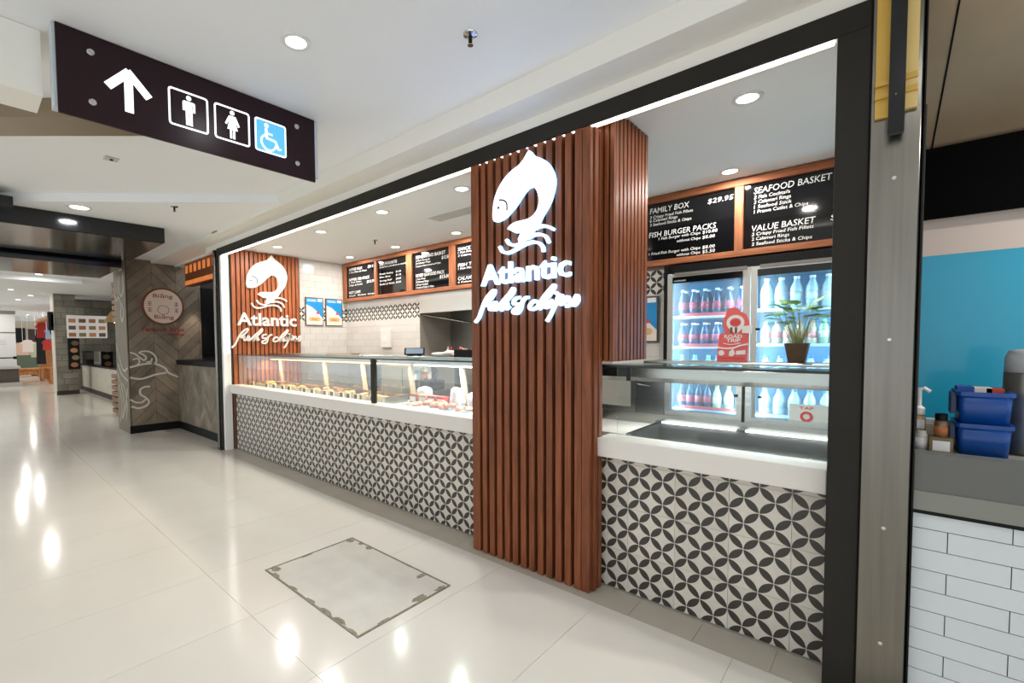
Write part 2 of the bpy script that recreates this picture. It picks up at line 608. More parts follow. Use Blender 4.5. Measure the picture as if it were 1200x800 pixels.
yb = thing('yellow_bracket_panel', 'yellow stepped panel fixed high on the stainless steel column', 'panel', (0.01, 2.29, 2.2))
m_yel = mat('yellow_paint', (206, 164, 66), 0.5)
m_yel2 = mat('yellow_paint_pale', (222, 190, 118), 0.5)
MB().box(-0.046, 0.012, 2.286, 2.2995, 2.215, 2.744).build('plate', m_yel, yb)
MB().box(0.012, 0.066, 2.28, 2.2995, 2.225, 2.744).build('plate', m_yel2, yb)
for z in (2.28, 2.325):
    MB().box(-0.046, 0.066, 2.272, 2.286, z, z + 0.02).build('ledge', m_yel, yb)
bb = thing('black_hanger_bar', 'black metal bar hanging down in front of the yellow panel', 'bar', (0.012, 2.25, 2.13))
MB().box(-0.009, 0.034, 2.24, 2.262, 2.135, 2.744).build('bar', m_blackgloss, bb, bevel=0.003)
MB().lathe([(0.003, 0), (0.002, 0.002)], seg=8).xf(Matrix.Translation((0.01, 2.24, 2.27)) @ Matrix.Rotation(math.pi / 2, 4, 'X')).build('screw', m_chrome, bb)

# ---- downlights, sprinklers and other ceiling fittings
def downlight(x, y, z, label, group, power, r=0.052, col=(1, 0.965, 0.92), name='downlight'):
    t = thing(name, label, 'downlight', (x, y, z), group)
    MB().ring(circle(0, 0, r * 1.42, 24), circle(0, 0, r, 24), 0, -0.006, 'z').build('trim_ring', m_trim, t, local=True)
    MB().lathe([(r, 0), (r, -0.003)], seg=24).build('diffuser', m_lamp, t, local=True)
    ld = bpy.data.lights.new('lamp', 'AREA')
    ld.shape = 'DISK'
    ld.size = r * 1.8
    ld.energy = power
    ld.color = col
    lo = bpy.data.objects.new('lamp', ld)
    COL.objects.link(lo)
    lo.parent = t
    lo.location = (0, 0, -0.012)
    return t

G1 = 'downlights in the fish shop ceiling'
SH = [(-0.565, 2.84, 'white downlight in shop ceiling near the dark right hand frame'),
      (-0.895, 3.96, 'white downlight just in front of the seafood basket menu board'),
      (-2.63, 2.85, 'white downlight in shop ceiling beside the slatted pillar'),
      (-3.65, 2.81, 'second white downlight from the pillar along the shop front'),
      (-4.78, 2.81, 'third white downlight from the pillar along the shop front'),
      (-5.93, 2.85, 'white downlight in shop ceiling above the slatted logo wall'),
      (-4.83, 3.93, 'white downlight above the second menu board'),
      (-5.88, 3.92, 'white downlight in the back left corner of the shop ceiling'),
      (-3.72, 3.93, 'white downlight half hidden behind the slatted pillar')]
for x, y, l in SH:
    downlight(x, y, 2.69, l, G1, P_SHOP, col=(1, 0.955, 0.90))
G2 = 'downlights in the mall ceiling'
downlight(-2.13, 1.14, 2.865, 'white downlight in mall ceiling above the toilet sign', G2, P_MALL, r=0.048, col=(0.97, 0.985, 1))
downlight(-5.95, 0.845, 2.785, 'bright downlight in front of the black bulkhead', G2, 10, r=0.075, col=(0.9, 0.96, 1))
for x, y, z in [(0.2, 1.0, 2.865), (2.4, 1.0, 2.865), (0.2, -1.4, 2.865), (-2.1, -1.4, 2.865), (2.4, -1.4, 2.865), (-4.4, -1.4, 2.865), (-6.8, -3.6, 2.865), (-2.1, -3.8, 2.865), (0.6, -3.8, 2.865), (-4.6, -3.8, 2.865)]:
    downlight(x, y, z, 'white downlight in mall ceiling outside the picture', 'mall downlights out of view', P_MALL, r=0.05, col=(0.96, 0.98, 1))
FAR = [(-13.0, 1.15, 'far downlight above the distant shops, nearest to the second bulkhead'), (-17.0, 0.95, 'far downlight over the distant walkway, middle of three'),
       (-18.6, 1.45, 'far downlight left of the stone column'), (-20.5, 1.3, 'far downlight above the distant white kiosk')]
for x, y, l in FAR:
    downlight(x, y, 2.9, l, 'downlights over the distant walkway', 16, r=0.06, col=(1, 0.95, 0.88))
for x, y in [(-12.5, -1.5), (-16.5, -1.5), (-23, 0.5), (-27, 1.0), (-27, -2), (-30, 2.2), (-33, 0.0), (-16.0, 3.6), (-12.0, 3.6)]:
    downlight(x, y, 2.9, 'downlight of the distant walkway out of view', 'distant downlights out of view', 26, r=0.06, col=(1, 0.95, 0.88))

def sprinkler(x, y, z, label):
    t = thing('fire_sprinkler', label, 'sprinkler', (x, y, z), 'fire sprinklers')
    MB().lathe([(0.035, 0), (0.033, -0.006), (0.012, -0.012)], seg=16).build('rosette', m_chrome, t, local=True)
    MB().lathe([(0.009, -0.01), (0.009, -0.045), (0.004, -0.05)], seg=8).build('body', m_black, t, local=True)
    MB().lathe([(0.014, -0.05), (0.014, -0.053)], seg=10).build('deflector', m_chrome, t, local=True)
sprinkler(-1.48, 1.672, 2.865, 'chrome fire sprinkler head in the bright mall ceiling')
sprinkler(-4.70, 3.50, 2.69, 'dark sprinkler head in shop ceiling above the menu boards')
sprinkler(-5.25, 1.48, 2.785, 'small black sprinkler head near the black bulkhead')

def plate(name, label, cat, x, y, z, s, m, hole=True):
    t = thing(name, label, cat, (x, y, z))
    MB().box(-s, s, -s, s, -0.008, 0).build('plate', m, t, local=True, bevel=0.002)
    if hole:
        MB().lathe([(s * 0.28, -0.008), (s * 0.22, -0.016)], seg=12).build('sensor', m_black, t, local=True)
    return t
plate('ceiling_sensor', 'small square sensor plate in the mall ceiling below the toilet sign', 'sensor', -4.49, 0.845, 2.865, 0.045, mat('sensor_plate', (196, 190, 178), 0.5))
t = thing('wall_vent_grille', 'tiny slotted grille on the cornice above the steel post', 'vent', (-6.05, 2.128, 2.80))
MB().box(-6.13, -5.97, 2.122, 2.1295, 2.765, 2.845).build('frame', mat('grille', (188, 180, 166), 0.5), t)
for k in range(4):
    MB().box(-6.12 + k * 0.038, -6.10 + k * 0.038, 2.119, 2.122, 2.772, 2.838).build('slot', mat('grille_slot', (120, 112, 100), 0.6), t)
t = thing('ceiling_exhaust_grille', 'thin white exhaust grille in the shop ceiling by the pillar', 'vent', (-3.2, 3.4, 2.69))
MB().box(-3.5, -2.7, 3.25, 3.45, 2.685, 2.69).build('frame', m_trim, t)
for k in range(5):
    MB().box(-3.48, -2.72, 3.262 + k * 0.036, 3.285 + k * 0.036, 2.682, 2.685).build('slat', mat('grille_pale', (190, 188, 182), 0.6), t)

# ================================================================== TILED COUNTER FRONT
YT = 2.472
m_pat = pattern_mat('petal_tile', 0, -0.29, 0.23, 0.125)
ct = thing('tiled_counter_wall', 'counter front of cream tiles printed with dark grey petals', 'counter', (-3.3, 2.55, 0))
MB().box(-6.44, -0.165, YT + 0.006, 2.70, 0, 0.765).build('core', m_wgrout, ct)
rows = [(0.004, 0.23), (0.23, 0.48), (0.48, 0.73), (0.73, 0.764)]
rmesh = [MB().box(0.0008, 0.2492, 0, 0.008, z0 + 0.0008, z1 - 0.0008).mesh('tile', m_pat) for z0, z1 in rows]
for k in range(-25, 1):
    x0 = -0.29 + 0.25 * k
    if -2.05 < x0 < -1.35: continue
    x1 = x0 + 0.25
    for ri, (z0, z1) in enumerate(rows):
        if x1 > -0.165 or x0 < -6.44:
            MB().box(max(x0, -6.44) + 0.0008, min(x1, -0.165), YT, YT + 0.008, z0 + 0.0008, z1 - 0.0008).build('tile', m_pat, ct)
        else:
            o = link('tile', rmesh[ri], ct)
            o.location = (x0, YT, 0)
MB().box(-6.46, -6.44, YT - 0.005, 2.5, 0, 0.765).build('edge_strip', m_black, ct)

cs = thing('white_counter_top', 'long white counter ledge running above the petal tiles', 'countertop', (-3.3, 2.5, 0.765))
MB().box(-6.475, -2.06, 2.40, 2.56, 0.766, 0.875).build('ledge', m_solid, cs, bevel=0.004)
MB().box(-1.19, -0.165, 2.395, 2.56, 0.766, 0.872).build('ledge', m_solid, cs, bevel=0.004)

# ================================================================== WOODEN PILLAR
pl = thing('slatted_pillar', 'tall pillar clad in vertical reddish wood slats at the shop front', 'pillar', (-1.62, 2.4, 0))
MB().box(-2.045, -1.20, 2.352, 2.445, 0.003, 2.576).build('core', m_slatback, pl)
gaps = [-2.057, -1.981, -1.923, -1.859, -1.797, -1.735, -1.672, -1.609, -1.547, -1.485, -1.423, -1.361, -1.299, -1.243, -1.193]
for i in range(len(gaps) - 1):
    a, b = gaps[i], gaps[i + 1]
    last = i >= len(gaps) - 2
    ga = 0.0 if i == 0 else 0.011
    gb = 0.011 if i < len(gaps) - 3 else 0.0015
    if i >= len(gaps) - 2: ga = 0.0015
    MB().box(a + ga, b - gb, 2.316, 2.3515, 0.002, 2.575 - (0.004 if i % 2 else 0)).build('slat', m_slat, pl, bevel=0.002)
for k in range(2):
    MB().box(-1.2, -1.183 + 0.003 * k, 2.353 + k * 0.05, 2.392 + k * 0.05, 0.002, 2.575).build('slat', m_slat, pl, bevel=0.002)
MB().box(-2.065, -2.045, 2.345, 2.44, 0.002, 2.575).build('slat', m_slat, pl, bevel=0.002)

ub = thing('slatted_ceiling_column', 'hanging column of narrow wood slats behind the pillar above the glass case', 'column', (-1.6, 2.7, 1.30))
MB().box(-2.02, -1.135, 2.462, 2.925, 1.305, 2.686).build('core', m_slatback, ub)
for k in range(3):
    x1 = -1.118 - k * 0.034
    MB().box(x1 - 0.024, x1, 2.446, 2.466, 1.298, 2.66).build('slat', m_slat, ub, bevel=0.0015)
for k in range(9):
    y0 = 2.470 + k * 0.0525
    MB().box(-1.14, -1.118, y0, y0 + 0.037, 1.298, 2.686 if k else 2.66).build('slat', m_slat, ub, bevel=0.0015)
for k in range(9):
    y0 = 2.470 + k * 0.0525
    MB().box(-2.04, -2.015, y0, y0 + 0.037, 1.298, 2.686).build('slat', m_slat, ub, bevel=0.0015)

# ---- fish logo
FISH = [(-1.575, 2.539), (-1.56, 2.525), (-1.546, 2.507), (-1.522, 2.488), (-1.484, 2.466), (-1.447, 2.433), (-1.42, 2.391), (-1.404, 2.349), (-1.401, 2.309), (-1.41, 2.265), (-1.429, 2.215), (-1.456, 2.173), (-1.485, 2.139), (-1.508, 2.104), (-1.537, 2.073), (-1.562, 2.053), (-1.591, 2.029), (-1.62, 2.013), (-1.642, 2.004), (-1.65, 2.014), (-1.654, 2.035), (-1.642, 2.054), (-1.639, 2.07), (-1.657, 2.074), (-1.678, 2.076), (-1.699, 2.088), (-1.725, 2.102), (-1.733, 2.111), (-1.704, 2.131), (-1.662, 2.14), (-1.616, 2.14), (-1.571, 2.144), (-1.537, 2.161), (-1.513, 2.193), (-1.505, 2.231), (-1.511, 2.272), (-1.527, 2.303), (-1.546, 2.32), (-1.576, 2.322), (-1.601, 2.308), (-1.631, 2.282), (-1.667, 2.244), (-1.703, 2.214), (-1.746, 2.184), (-1.789, 2.17), (-1.828, 2.168), (-1.844, 2.181), (-1.85, 2.208), (-1.847, 2.251), (-1.838, 2.301), (-1.815, 2.352), (-1.782, 2.395), (-1.744, 2.428), (-1.697, 2.454), (-1.65, 2.47), (-1.615, 2.494), (-1.59, 2.523)]
WAVES = [[(-1.537, 2.077), (-1.504, 2.085), (-1.456, 2.077), (-1.41, 2.051)], [(-1.591, 2.029), (-1.542, 2.042), (-1.494, 2.036), (-1.461, 2.017), (-1.443, 1.982)], [(-1.747, 2.045), (-1.725, 2.016), (-1.683, 2.002), (-1.642, 2.004)], [(-1.801, 2.011), (-1.779, 1.977), (-1.736, 1.963), (-1.683, 1.973), (-1.622, 1.993), (-1.562, 2.002), (-1.513, 1.991), (-1.485, 1.965), (-1.48, 1.936)]]
GILL = [(-1.797, 2.296), (-1.761, 2.286), (-1.737, 2.263), (-1.735, 2.22)]
EYE = (-1.802, 2.249)
SCRIPT = [[(-2.009, 1.546), (-1.978, 1.575), (-1.956, 1.62), (-1.938, 1.658), (-1.912, 1.696), (-1.878, 1.726), (-1.849, 1.743), (-1.845, 1.73), (-1.866, 1.699), (-1.904, 1.669), (-1.921, 1.65), (-1.897, 1.649), (-1.881, 1.668), (-1.887, 1.625), (-1.866, 1.627), (-1.84, 1.668), (-1.833, 1.642), (-1.85, 1.618), (-1.823, 1.626), (-1.78, 1.668), (-1.725, 1.714), (-1.701, 1.742), (-1.694, 1.727), (-1.725, 1.689), (-1.772, 1.648), (-1.792, 1.613), (-1.76, 1.645), (-1.742, 1.65), (-1.753, 1.619), (-1.725, 1.632)],
          [(-1.585, 1.679), (-1.607, 1.677), (-1.632, 1.652), (-1.641, 1.616), (-1.664, 1.589), (-1.694, 1.591), (-1.698, 1.606), (-1.667, 1.623), (-1.645, 1.643), (-1.686, 1.644), (-1.698, 1.656), (-1.679, 1.678), (-1.648, 1.684)],
          [(-1.523, 1.646), (-1.545, 1.656), (-1.576, 1.63), (-1.573, 1.610), (-1.546, 1.606), (-1.516, 1.626), (-1.475, 1.677), (-1.427, 1.722), (-1.408, 1.737), (-1.408, 1.722), (-1.441, 1.68), (-1.489, 1.637), (-1.506, 1.606), (-1.475, 1.638), (-1.457, 1.644), (-1.467, 1.612), (-1.446, 1.618), (-1.424, 1.65), (-1.433, 1.616), (-1.415, 1.62), (-1.394, 1.642)],
          [(-1.370, 1.684), (-1.4, 1.625), (-1.434, 1.563), (-1.457, 1.532)],
          [(-1.392, 1.65), (-1.372, 1.676), (-1.353, 1.668), (-1.351, 1.645), (-1.374, 1.626), (-1.350, 1.628), (-1.320, 1.664), (-1.312, 1.64), (-1.303, 1.622), (-1.330, 1.611), (-1.295, 1.622), (-1.265, 1.668), (-1.256, 1.641), (-1.275, 1.615), (-1.300, 1.616)]]
DOT = (-1.394, 1.690)

def letters(mb, ua):
    """split text geometry into letters: islands, merged where they overlap along the line"""
    par = list(range(len(mb.v)))
    def find(x):
        while par[x] != x:
            par[x] = par[par[x]]; x = par[x]
        return x
    for f in mb.f:
        for q_ in f[1:]:
            par[find(q_)] = find(f[0])
    isl = {}
    for f in mb.f:
        isl.setdefault(find(f[0]), []).append(f)
    spans = []
    for fs in isl.values():
        us = [mb.v[i][ua] for f in fs for i in f]
        spans.append([min(us), max(us), fs])
    spans.sort(key=lambda q_: q_[0])
    out = []
    for sp_ in spans:
        if out and min(sp_[1], out[-1][1]) - sp_[0] > 0.6 * min(sp_[1] - sp_[0], out[-1][1] - out[-1][0]):
            out[-1][2] = out[-1][2] + sp_[2]; out[-1][1] = max(out[-1][1], sp_[1])
        else:
            out.append(sp_)
    res = []
    for a, b, fs in out:
        ids = sorted({i for f in fs for i in f}); mp = {i: k for k, i in enumerate(ids)}
        m = MB(); m.v = [mb.v[i] for i in ids]; m.f = [tuple(mp[i] for i in f) for f in fs]
        res.append(m)
    return res

def make_logo(root, face_mat, side_mat, mapf, sc_, plane, axis, thick):
    """fish, waves and lettering standing proud of a slatted wall. plane = front; thick goes back"""
    back = plane + thick
    mid = plane + (0.004 if thick > 0 else -0.004)
    F = [mapf(p) for p in smooth(FISH + [FISH[0]], 3)[:-1]]
    def slab(poly, nm):
        o = MB().prism(poly, plane, mid, axis).build(nm, face_mat, root)
        MB().prism(poly, mid, back, axis).build(nm + '_return', side_mat, o)
        return o
    slab(F, 'fish')
    g = MB()
    g2 = plane - (0.0015 if thick > 0 else -0.0015)
    g.stroke([mapf(p) for p in GILL], 0.010 * sc_, g2, plane, axis)
    g.prism(circle(*mapf(EYE), 0.009 * sc_, 10), g2, plane, axis)
    g.build('gill_and_eye', mat('logo_line', (60, 70, 80), 0.5), root)
    for wv in WAVES:
        pts = [mapf(p) for p in wv]
        o = MB().stroke(pts, 0.016 * sc_, plane, mid, axis).build('wave', face_mat, root)
        MB().stroke(pts, 0.016 * sc_, mid, back, axis).build('wave_return', side_mat, o)
    word = 'Atlantic'
    lb = 0.010 if axis == 'y' else 0.022
    a, b = mapf((-1.952, 1.779)), mapf((-1.303, 1.779))
    t1, t2_ = MB(), MB()
    put_text(t1, word, a[0], a[1], 0.135 * sc_, b[0], plane, axis, bold=lb)
    th = abs(thick) / (0.135 * sc_ / 0.73) / 2
    put_text(t2_, word, a[0], a[1], 0.135 * sc_, b[0], (mid + back) / 2, axis, bold=lb, extrude=th * 0.9)
    ua = 0 if axis == 'y' else 1
    for f_, b_ in zip(letters(t1, ua), letters(t2_, ua)):
        o = f_.build('letter', face_mat, root)
        b_.build('letter_return', side_mat, o)
    for s in SCRIPT:
        pts = [mapf(p) for p in s]
        o = MB().stroke(pts, 0.0155 * sc_, plane, mid, axis).build('script_stroke', face_mat, root)
        MB().stroke(pts, 0.0155 * sc_, mid, back, axis).build('script_return', side_mat, o)
    MB().prism(circle(*mapf(DOT), 0.010 * sc_, 10), plane, back, axis).build('script_dot', face_mat, root)

lg = thing('illuminated_logo_sign', 'glowing white fish logo and lettering on the front of the wooden pillar', 'sign', (-1.63, 2.3, 1.53))
make_logo(lg, m_logo_lit, m_logo_halo, lambda p: p, 1.0, 2.288, 'y', 0.026)

# ---- slatted wall at the left with the unlit logo
sw = thing('slatted_wall_panel', 'wall panel of vertical orange brown wood slats at the left end of the shop', 'wall panel', (-6.48, 2.95, 0))
MB().box(-6.499, -6.478, 2.462, 3.43, 0.004, 2.686).build('core', m_slatback, sw)
m_slat2 = wood_mat('slat_wood_light', (164, 92, 54), 0.42)
ns = 16
for k in range(ns):
    y0 = 2.464 + k * (0.966 / ns)
    MB().box(-6.482, -6.455, y0, y0 + 0.044, 0.004, 2.684).build('slat', m_slat2, sw, bevel=0.002)
lg2 = thing('unlit_logo_sign', 'matt white fish logo and lettering on the slatted wall at the left', 'sign', (-6.44, 2.95, 1.37))
make_logo(lg2, m_logo, m_logo, lambda p: (2.512 + (p[0] + 1.95) * 1.3, 1.674 + (p[1] - 1.779) * 1.303), 1.3, -6.430, 'x', -0.024)

# ================================================================== WHITE WALL TILES
def wall_tiles(parent, axis, n, u0, u1, v0, v1, tw, th, name='tile', m=m_wtile, gap=0.002, depth=0.006, sign=-1, shift=0.0, skip=None, v_anchor=None):
    """running-bond tiles on a plane; sign is the side the faces look to"""
    va = v0 if v_anchor is None else v_anchor
    cache = {}
    j = 0
    k = int(math.floor((v0 - va) / th + 1e-6))
    while va + k * th < v1 - 1e-6:
        z0, z1 = max(v0, va + k * th), min(v1, va + (k + 1) * th)
        off = shift + (tw / 2 if k % 2 else 0)
        i = int(math.floor((u0 - off) / tw))
        while off + i * tw < u1 - 1e-6:
            a, b = max(u0, off + i * tw), min(u1, off + (i + 1) * tw)
            i += 1
            if b - a < 0.006 or z1 - z0 < 0.006: continue
            if skip and skip((a + b) / 2, (z0 + z1) / 2): continue
            key = (round(b - a, 3), round(z1 - z0, 3))
            if key not in cache:
                L, H = b - a - gap, z1 - z0 - gap
                if axis == 'x':
                    cache[key] = MB().box(0, depth, 0, L, 0, H).mesh(name, m)
                else:
                    cache[key] = MB().box(0, L, -depth, 0, 0, H).mesh(name, m)
            o = link(name, cache[key], parent)
            o.location = (n, a + gap / 2, z0 + gap / 2) if axis == 'x' else (a + gap / 2, n, z0 + gap / 2)
        k += 1

wall_tiles(wl, 'x', XL, 3.44, 4.25, 1.20, 2.69, 0.2, 0.1, skip=lambda u, v: 1.756 < v < 1.97, v_anchor=1.17)
wall_tiles(wb, 'y', YB, -6.49, -4.72, 1.20, 2.10, 0.2, 0.1, skip=lambda u, v: 1.756 < v < 1.97, v_anchor=1.17)
wall_tiles(wb, 'y', YB, -1.95, -1.425, 1.20, 1.83, 0.2, 0.1, v_anchor=1.17)
m_pat2 = pattern_mat('petal_tile_band_left', 1, 4.25, 1.76, 0.105, (226, 221, 212), (46, 43, 40))
m_pat3 = pattern_mat('petal_tile_band_back', 0, -6.5, 1.76, 0.105, (226, 221, 212), (46, 43, 40))
m_pat4 = pattern_mat('petal_tile_band_right', 0, -1.425, 1.83, 0.11, (220, 214, 204), (46, 43, 40))
for k in range(4):
    y1 = 4.25 - k * 0.21
    MB().box(XL, XL + 0.007, max(3.44, y1 - 0.209), y1 - 0.001, 1.761, 1.969).build('patterned_tile', m_pat2, wl)
for k in range(9):
    x0 = -6.49 + k * 0.21
    MB().box(x0 + 0.001, min(-4.72, x0 + 0.209), YB - 0.007, YB, 1.761, 1.969).build('patterned_tile', m_pat3, wb)
for k in range(3):
    x1 = -1.425 - k * 0.22
    MB().box(x1 - 0.219, x1 - 0.001, YB - 0.007, YB, 1.831, 2.049).build('patterned_tile', m_pat4, wb)

# ---- framed posters
def poster(name, label, mk, w_, h_, flip=False):
    """local plane: u 0..w, v 0..h ; mk(u,v,depth) -> world"""
    t = thing(name, label, 'poster', mk(w_ / 2, 0, 0), 'framed fish posters')
    def quad(pts, d0, d1, nm, m):
        n = len(pts)
        vs_ = [mk(u, v, d0) for u, v in pts] + [mk(u, v, d1) for u, v in pts]
        fs = [tuple(range(n)), tuple(range(2 * n - 1, n - 1, -1))] + [(i, (i + 1) % n, n + (i + 1) % n, n + i) for i in range(n)]
        return MB().add(vs_, fs).build(nm, m, t)
    quad([(0, 0), (w_, 0), (w_, h_), (0, h_)], 0, 0.012, 'backing', mat('poster_frame_wood', (92, 70, 52), 0.5))
    e = 0.014
    quad([(e, e), (w_ - e, e), (w_ - e, h_ - e), (e, h_ - e)], 0.012, 0.016, 'sheet', mat('poster_blue', (20, 140, 205), 0.5))
    top = h_ - e
    quad([(e, e), (w_ - e, e), (w_ - e, h_ * 0.27), (w_ * 0.83, h_ * 0.36), (w_ * 0.62, h_ * 0.52), (w_ * 0.35, h_ * 0.66), (e, h_ * 0.74)], 0.016, 0.018, 'printed_plate', mat('poster_cream', (238, 226, 212), 0.5))
    quad([(w_ * (0.5 + 0.34 * math.cos(a)), h_ * (0.24 + 0.09 * math.sin(a) + 0.02 * math.sin(3 * a))) for a in [k * math.pi / 7 for k in range(14)]], 0.018, 0.0195, 'printed_fish', mat('poster_food', (222, 178, 128), 0.6))
    quad([(w_ * 0.3, h_ * 0.2), (w_ * 0.62, h_ * 0.18), (w_ * 0.66, h_ * 0.25), (w_ * 0.34, h_ * 0.28)], 0.0195, 0.0205, 'printed_chips', mat('poster_chips', (206, 146, 84), 0.6))
    quad([(w_ * 0.60, h_ * 0.42), (w_ * 0.75, h_ * 0.42), (w_ * 0.75, h_ * 0.50), (w_ * 0.60, h_ * 0.50)], 0.0195, 0.0205, 'printed_badge', m_red)
    for q in (0.93, 0.88):
        quad([(w_ * 0.1, h_ * (q - 0.025)), (w_ * 0.6, h_ * (q - 0.025)), (w_ * 0.6, h_ * q), (w_ * 0.1, h_ * q)], 0.016, 0.0175, 'printed_title', mat('poster_pale', (200, 222, 236), 0.5))
    quad([(w_ * 0.68, h_ * 0.86), (w_ * 0.93, h_ * 0.86), (w_ * 0.93, h_ * 0.96), (w_ * 0.68, h_ * 0.96)], 0.016, 0.0175, 'printed_tag', m_paper)
    return t
poster('framed_poster', 'left of two framed blue and white fish posters on the white tiles', lambda u, v, d: (XL + 0.009 + d, 3.52 + u, 1.69 + v), 0.30, 0.43)
poster('framed_poster', 'right of two framed blue and white fish posters, next to the menu boards', lambda u, v, d: (XL + 0.009 + d, 3.86 + u, 1.69 + v), 0.30, 0.43)
poster('framed_poster', 'framed blue fish poster half hidden by the slatted column, left of the drinks fridge', lambda u, v, d: (-1.82 + u, YB - 0.009 - d, 1.40 + v), 0.31, 0.42)

# ================================================================== MENU BOARDS
mb_ = thing('menu_board_frame', 'long wooden frame holding black menu panels under the shop ceiling', 'menu frame', (-3.2, 4.2, 2.08))
FX0, FX1 = -6.462, -0.02
YF = 4.165
MB().box(FX0, FX1, YF, YB, 2.625, 2.685).build('rail', m_frame_wood, mb_, bevel=0.003)
MB().box(FX0, FX1, YF, YB, 2.075, 2.125).build('rail', m_frame_wood, mb_, bevel=0.003)
PAN = [(-6.385, -5.634), (-5.572, -4.905), (-4.785, -4.082), (-3.98, -3.28), (-3.18, -2.48), (-2.40, -1.70), (-1.655, -0.905), (-0.842, -0.09)]
edges = [FX0] + [e for p in PAN for e in p] + [FX1]
m_frame_v = wood_mat('menu_frame_wood_v', (152, 92, 58), 0.6, axis=2, rnd=0.05)
for i in range(0, len(edges), 2):
    MB().box(edges[i], edges[i + 1], YF + 0.002, YB, 2.125, 2.625).build('mullion', m_frame_v, mb_, bevel=0.003)
TEXTS = {
 0: [('NIPPER BOX', -6.314, -5.962, 2.555, 0.044), ('$9.95', -5.82, -5.645, 2.555, 0.038), ('1 Fish Fillet & Chips', -6.316, -5.85, 2.518, 0.024), ('NIPPER FISH PACK', -6.32, -5.784, 2.396, 0.044), ('1 Fish Fillet', -6.32, -5.99, 2.361, 0.024), ('Chips & Drink', -6.32, -5.96, 2.318, 0.025), ('$12.95', -5.85, -5.645, 2.333, 0.038), ('HOT CHIPS', -6.326, -6.017, 2.196, 0.042), ('Small', -6.326, -6.16, 2.154, 0.025), ('Medium', -6.09, -5.88, 2.154, 0.025), ('Large', -5.83, -5.65, 2.154, 0.025)],
 1: [('OLD FAVOURITES', -5.528, -5.127, 2.551, 0.042), ('all made fresh to order with our own crisp batter', -5.529, -4.915, 2.515, 0.022), ('Potato Scallop', -5.532, -5.215, 2.415, 0.025), ('Dim Sims', -5.532, -5.28, 2.368, 0.025), ('Spring Roll', -5.532, -5.25, 2.316, 0.025), ('Seafood Stick', -5.532, -5.19, 2.265, 0.025), ('$1.20', -5.155, -5.045, 2.415, 0.025), ('$1.10', -5.155, -5.045, 2.368, 0.025), ('$3.00', -5.155, -5.045, 2.316, 0.025), ('$2.00', -5.155, -5.045, 2.265, 0.025)],
 2: [("FISHERMAN'S BASKET", -4.725, -4.16, 2.545, 0.044), ('$12.50', -4.23, -4.092, 2.485, 0.042), ('2 Fish Cocktails', -4.726, -4.45, 2.509, 0.022), ('2 Calamari Rings', -4.726, -4.44, 2.474, 0.022), ('2 Seafood Sticks & a serve of Chips', -4.726, -4.25, 2.434, 0.022), ('MIXED SEAFOOD PACK', -4.73, -4.185, 2.3, 0.044), ('$15.00', -4.27, -4.092, 2.243, 0.042), ('2 Fish Fillets', -4.731, -4.54, 2.262, 0.024), ('2 Calamari Rings', -4.731, -4.48, 2.224, 0.024), ('2 Prawn Cutlets', -4.731, -4.49, 2.186, 0.024), ('2 Seafood Sticks & Chips', -4.731, -4.38, 2.148, 0.024)],
 3: [('SNACK PACK', -3.943, -3.55, 2.546, 0.042), ('1 Fish Fillet & Chips', -3.943, -3.5, 2.512, 0.024), ('2 Calamari Rings', -3.944, -3.55, 2.475, 0.024), ('FISH TAIL', -3.945, -3.6, 2.349, 0.042), ('1 Fish Fillet & Salad', -3.945, -3.5, 2.315, 0.024), ('CALAMARI BOX', -3.947, -3.45, 2.186, 0.042), ('6 Calamari Rings', -3.947, -3.5, 2.15, 0.024)],
 6: [('FAMILY BOX', -1.581, -1.25, 2.545, 0.049), ('$29.95', -1.108, -.92, 2.54, 0.040), ('3 Crispy Fried Fish Fillets', -1.58, -1.22, 2.502, 0.025), ('6 Calamari Rings', -1.58, -1.345, 2.471, 0.025), ('3 Seafood Sticks & Chips', -1.58, -1.232, 2.436, 0.025), ('FISH BURGER PACKS', -1.588, -1.042, 2.335, 0.047), ('1 Fish Burger with Chips', -1.503, -1.16, 2.304, 0.024), ('$10.00', -1.145, -1.032, 2.302, 0.027), ('without Chips', -1.35, -1.16, 2.262, 0.024), ('$8.00', -1.145, -1.05, 2.26, 0.027), ('1 Fried Fish Burger with Chips', -1.588, -1.16, 2.18, 0.024), ('$8.00', -1.145, -1.049, 2.177, 0.027), ('without Chips', -1.35, -1.16, 2.143, 0.024), ('$5.50', -1.145, -1.048, 2.141, 0.027)],
 7: [('SEAFOOD BASKET', -.779, -.300, 2.547, 0.049), ('2 Fish Cocktails', -.778, -.545, 2.508, 0.027), ('2 Calamari Rings', -.778, -.54, 2.471, 0.027), ('1 Seafood Stick', -.777, -.535, 2.433, 0.027), ('1 Prawn Cutlet & Chips', -.777, -.435, 2.396, 0.027), ('$15.95', -.27, -.1, 2.547, 0.042), ('VALUE BASKET', -.79, -.389, 2.26, 0.047), ('2 Crispy Fried Fish Fillets', -.789, -.40, 2.225, 0.026), ('2 Calamari Rings', -.789, -.545, 2.189, 0.026), ('2 Seafood Sticks & Chips', -.788, -.408, 2.150, 0.026), ('$19.95', -.305, -.12, 2.26, 0.042)],
}
for i, (a, b) in enumerate(PAN):
    p = MB().box(a, b, 4.195, 4.21, 2.125, 2.625).build('menu_panel', m_board, mb_)
    if i in TEXTS:
        t = MB()
        for body, u0, u1, v, cap in TEXTS[i]:
            put_text(t, body, u0, v, cap, u1, 4.1935, 'y', bold=0.006, shear=0.12)
        t.build('lettering', m_text, p)

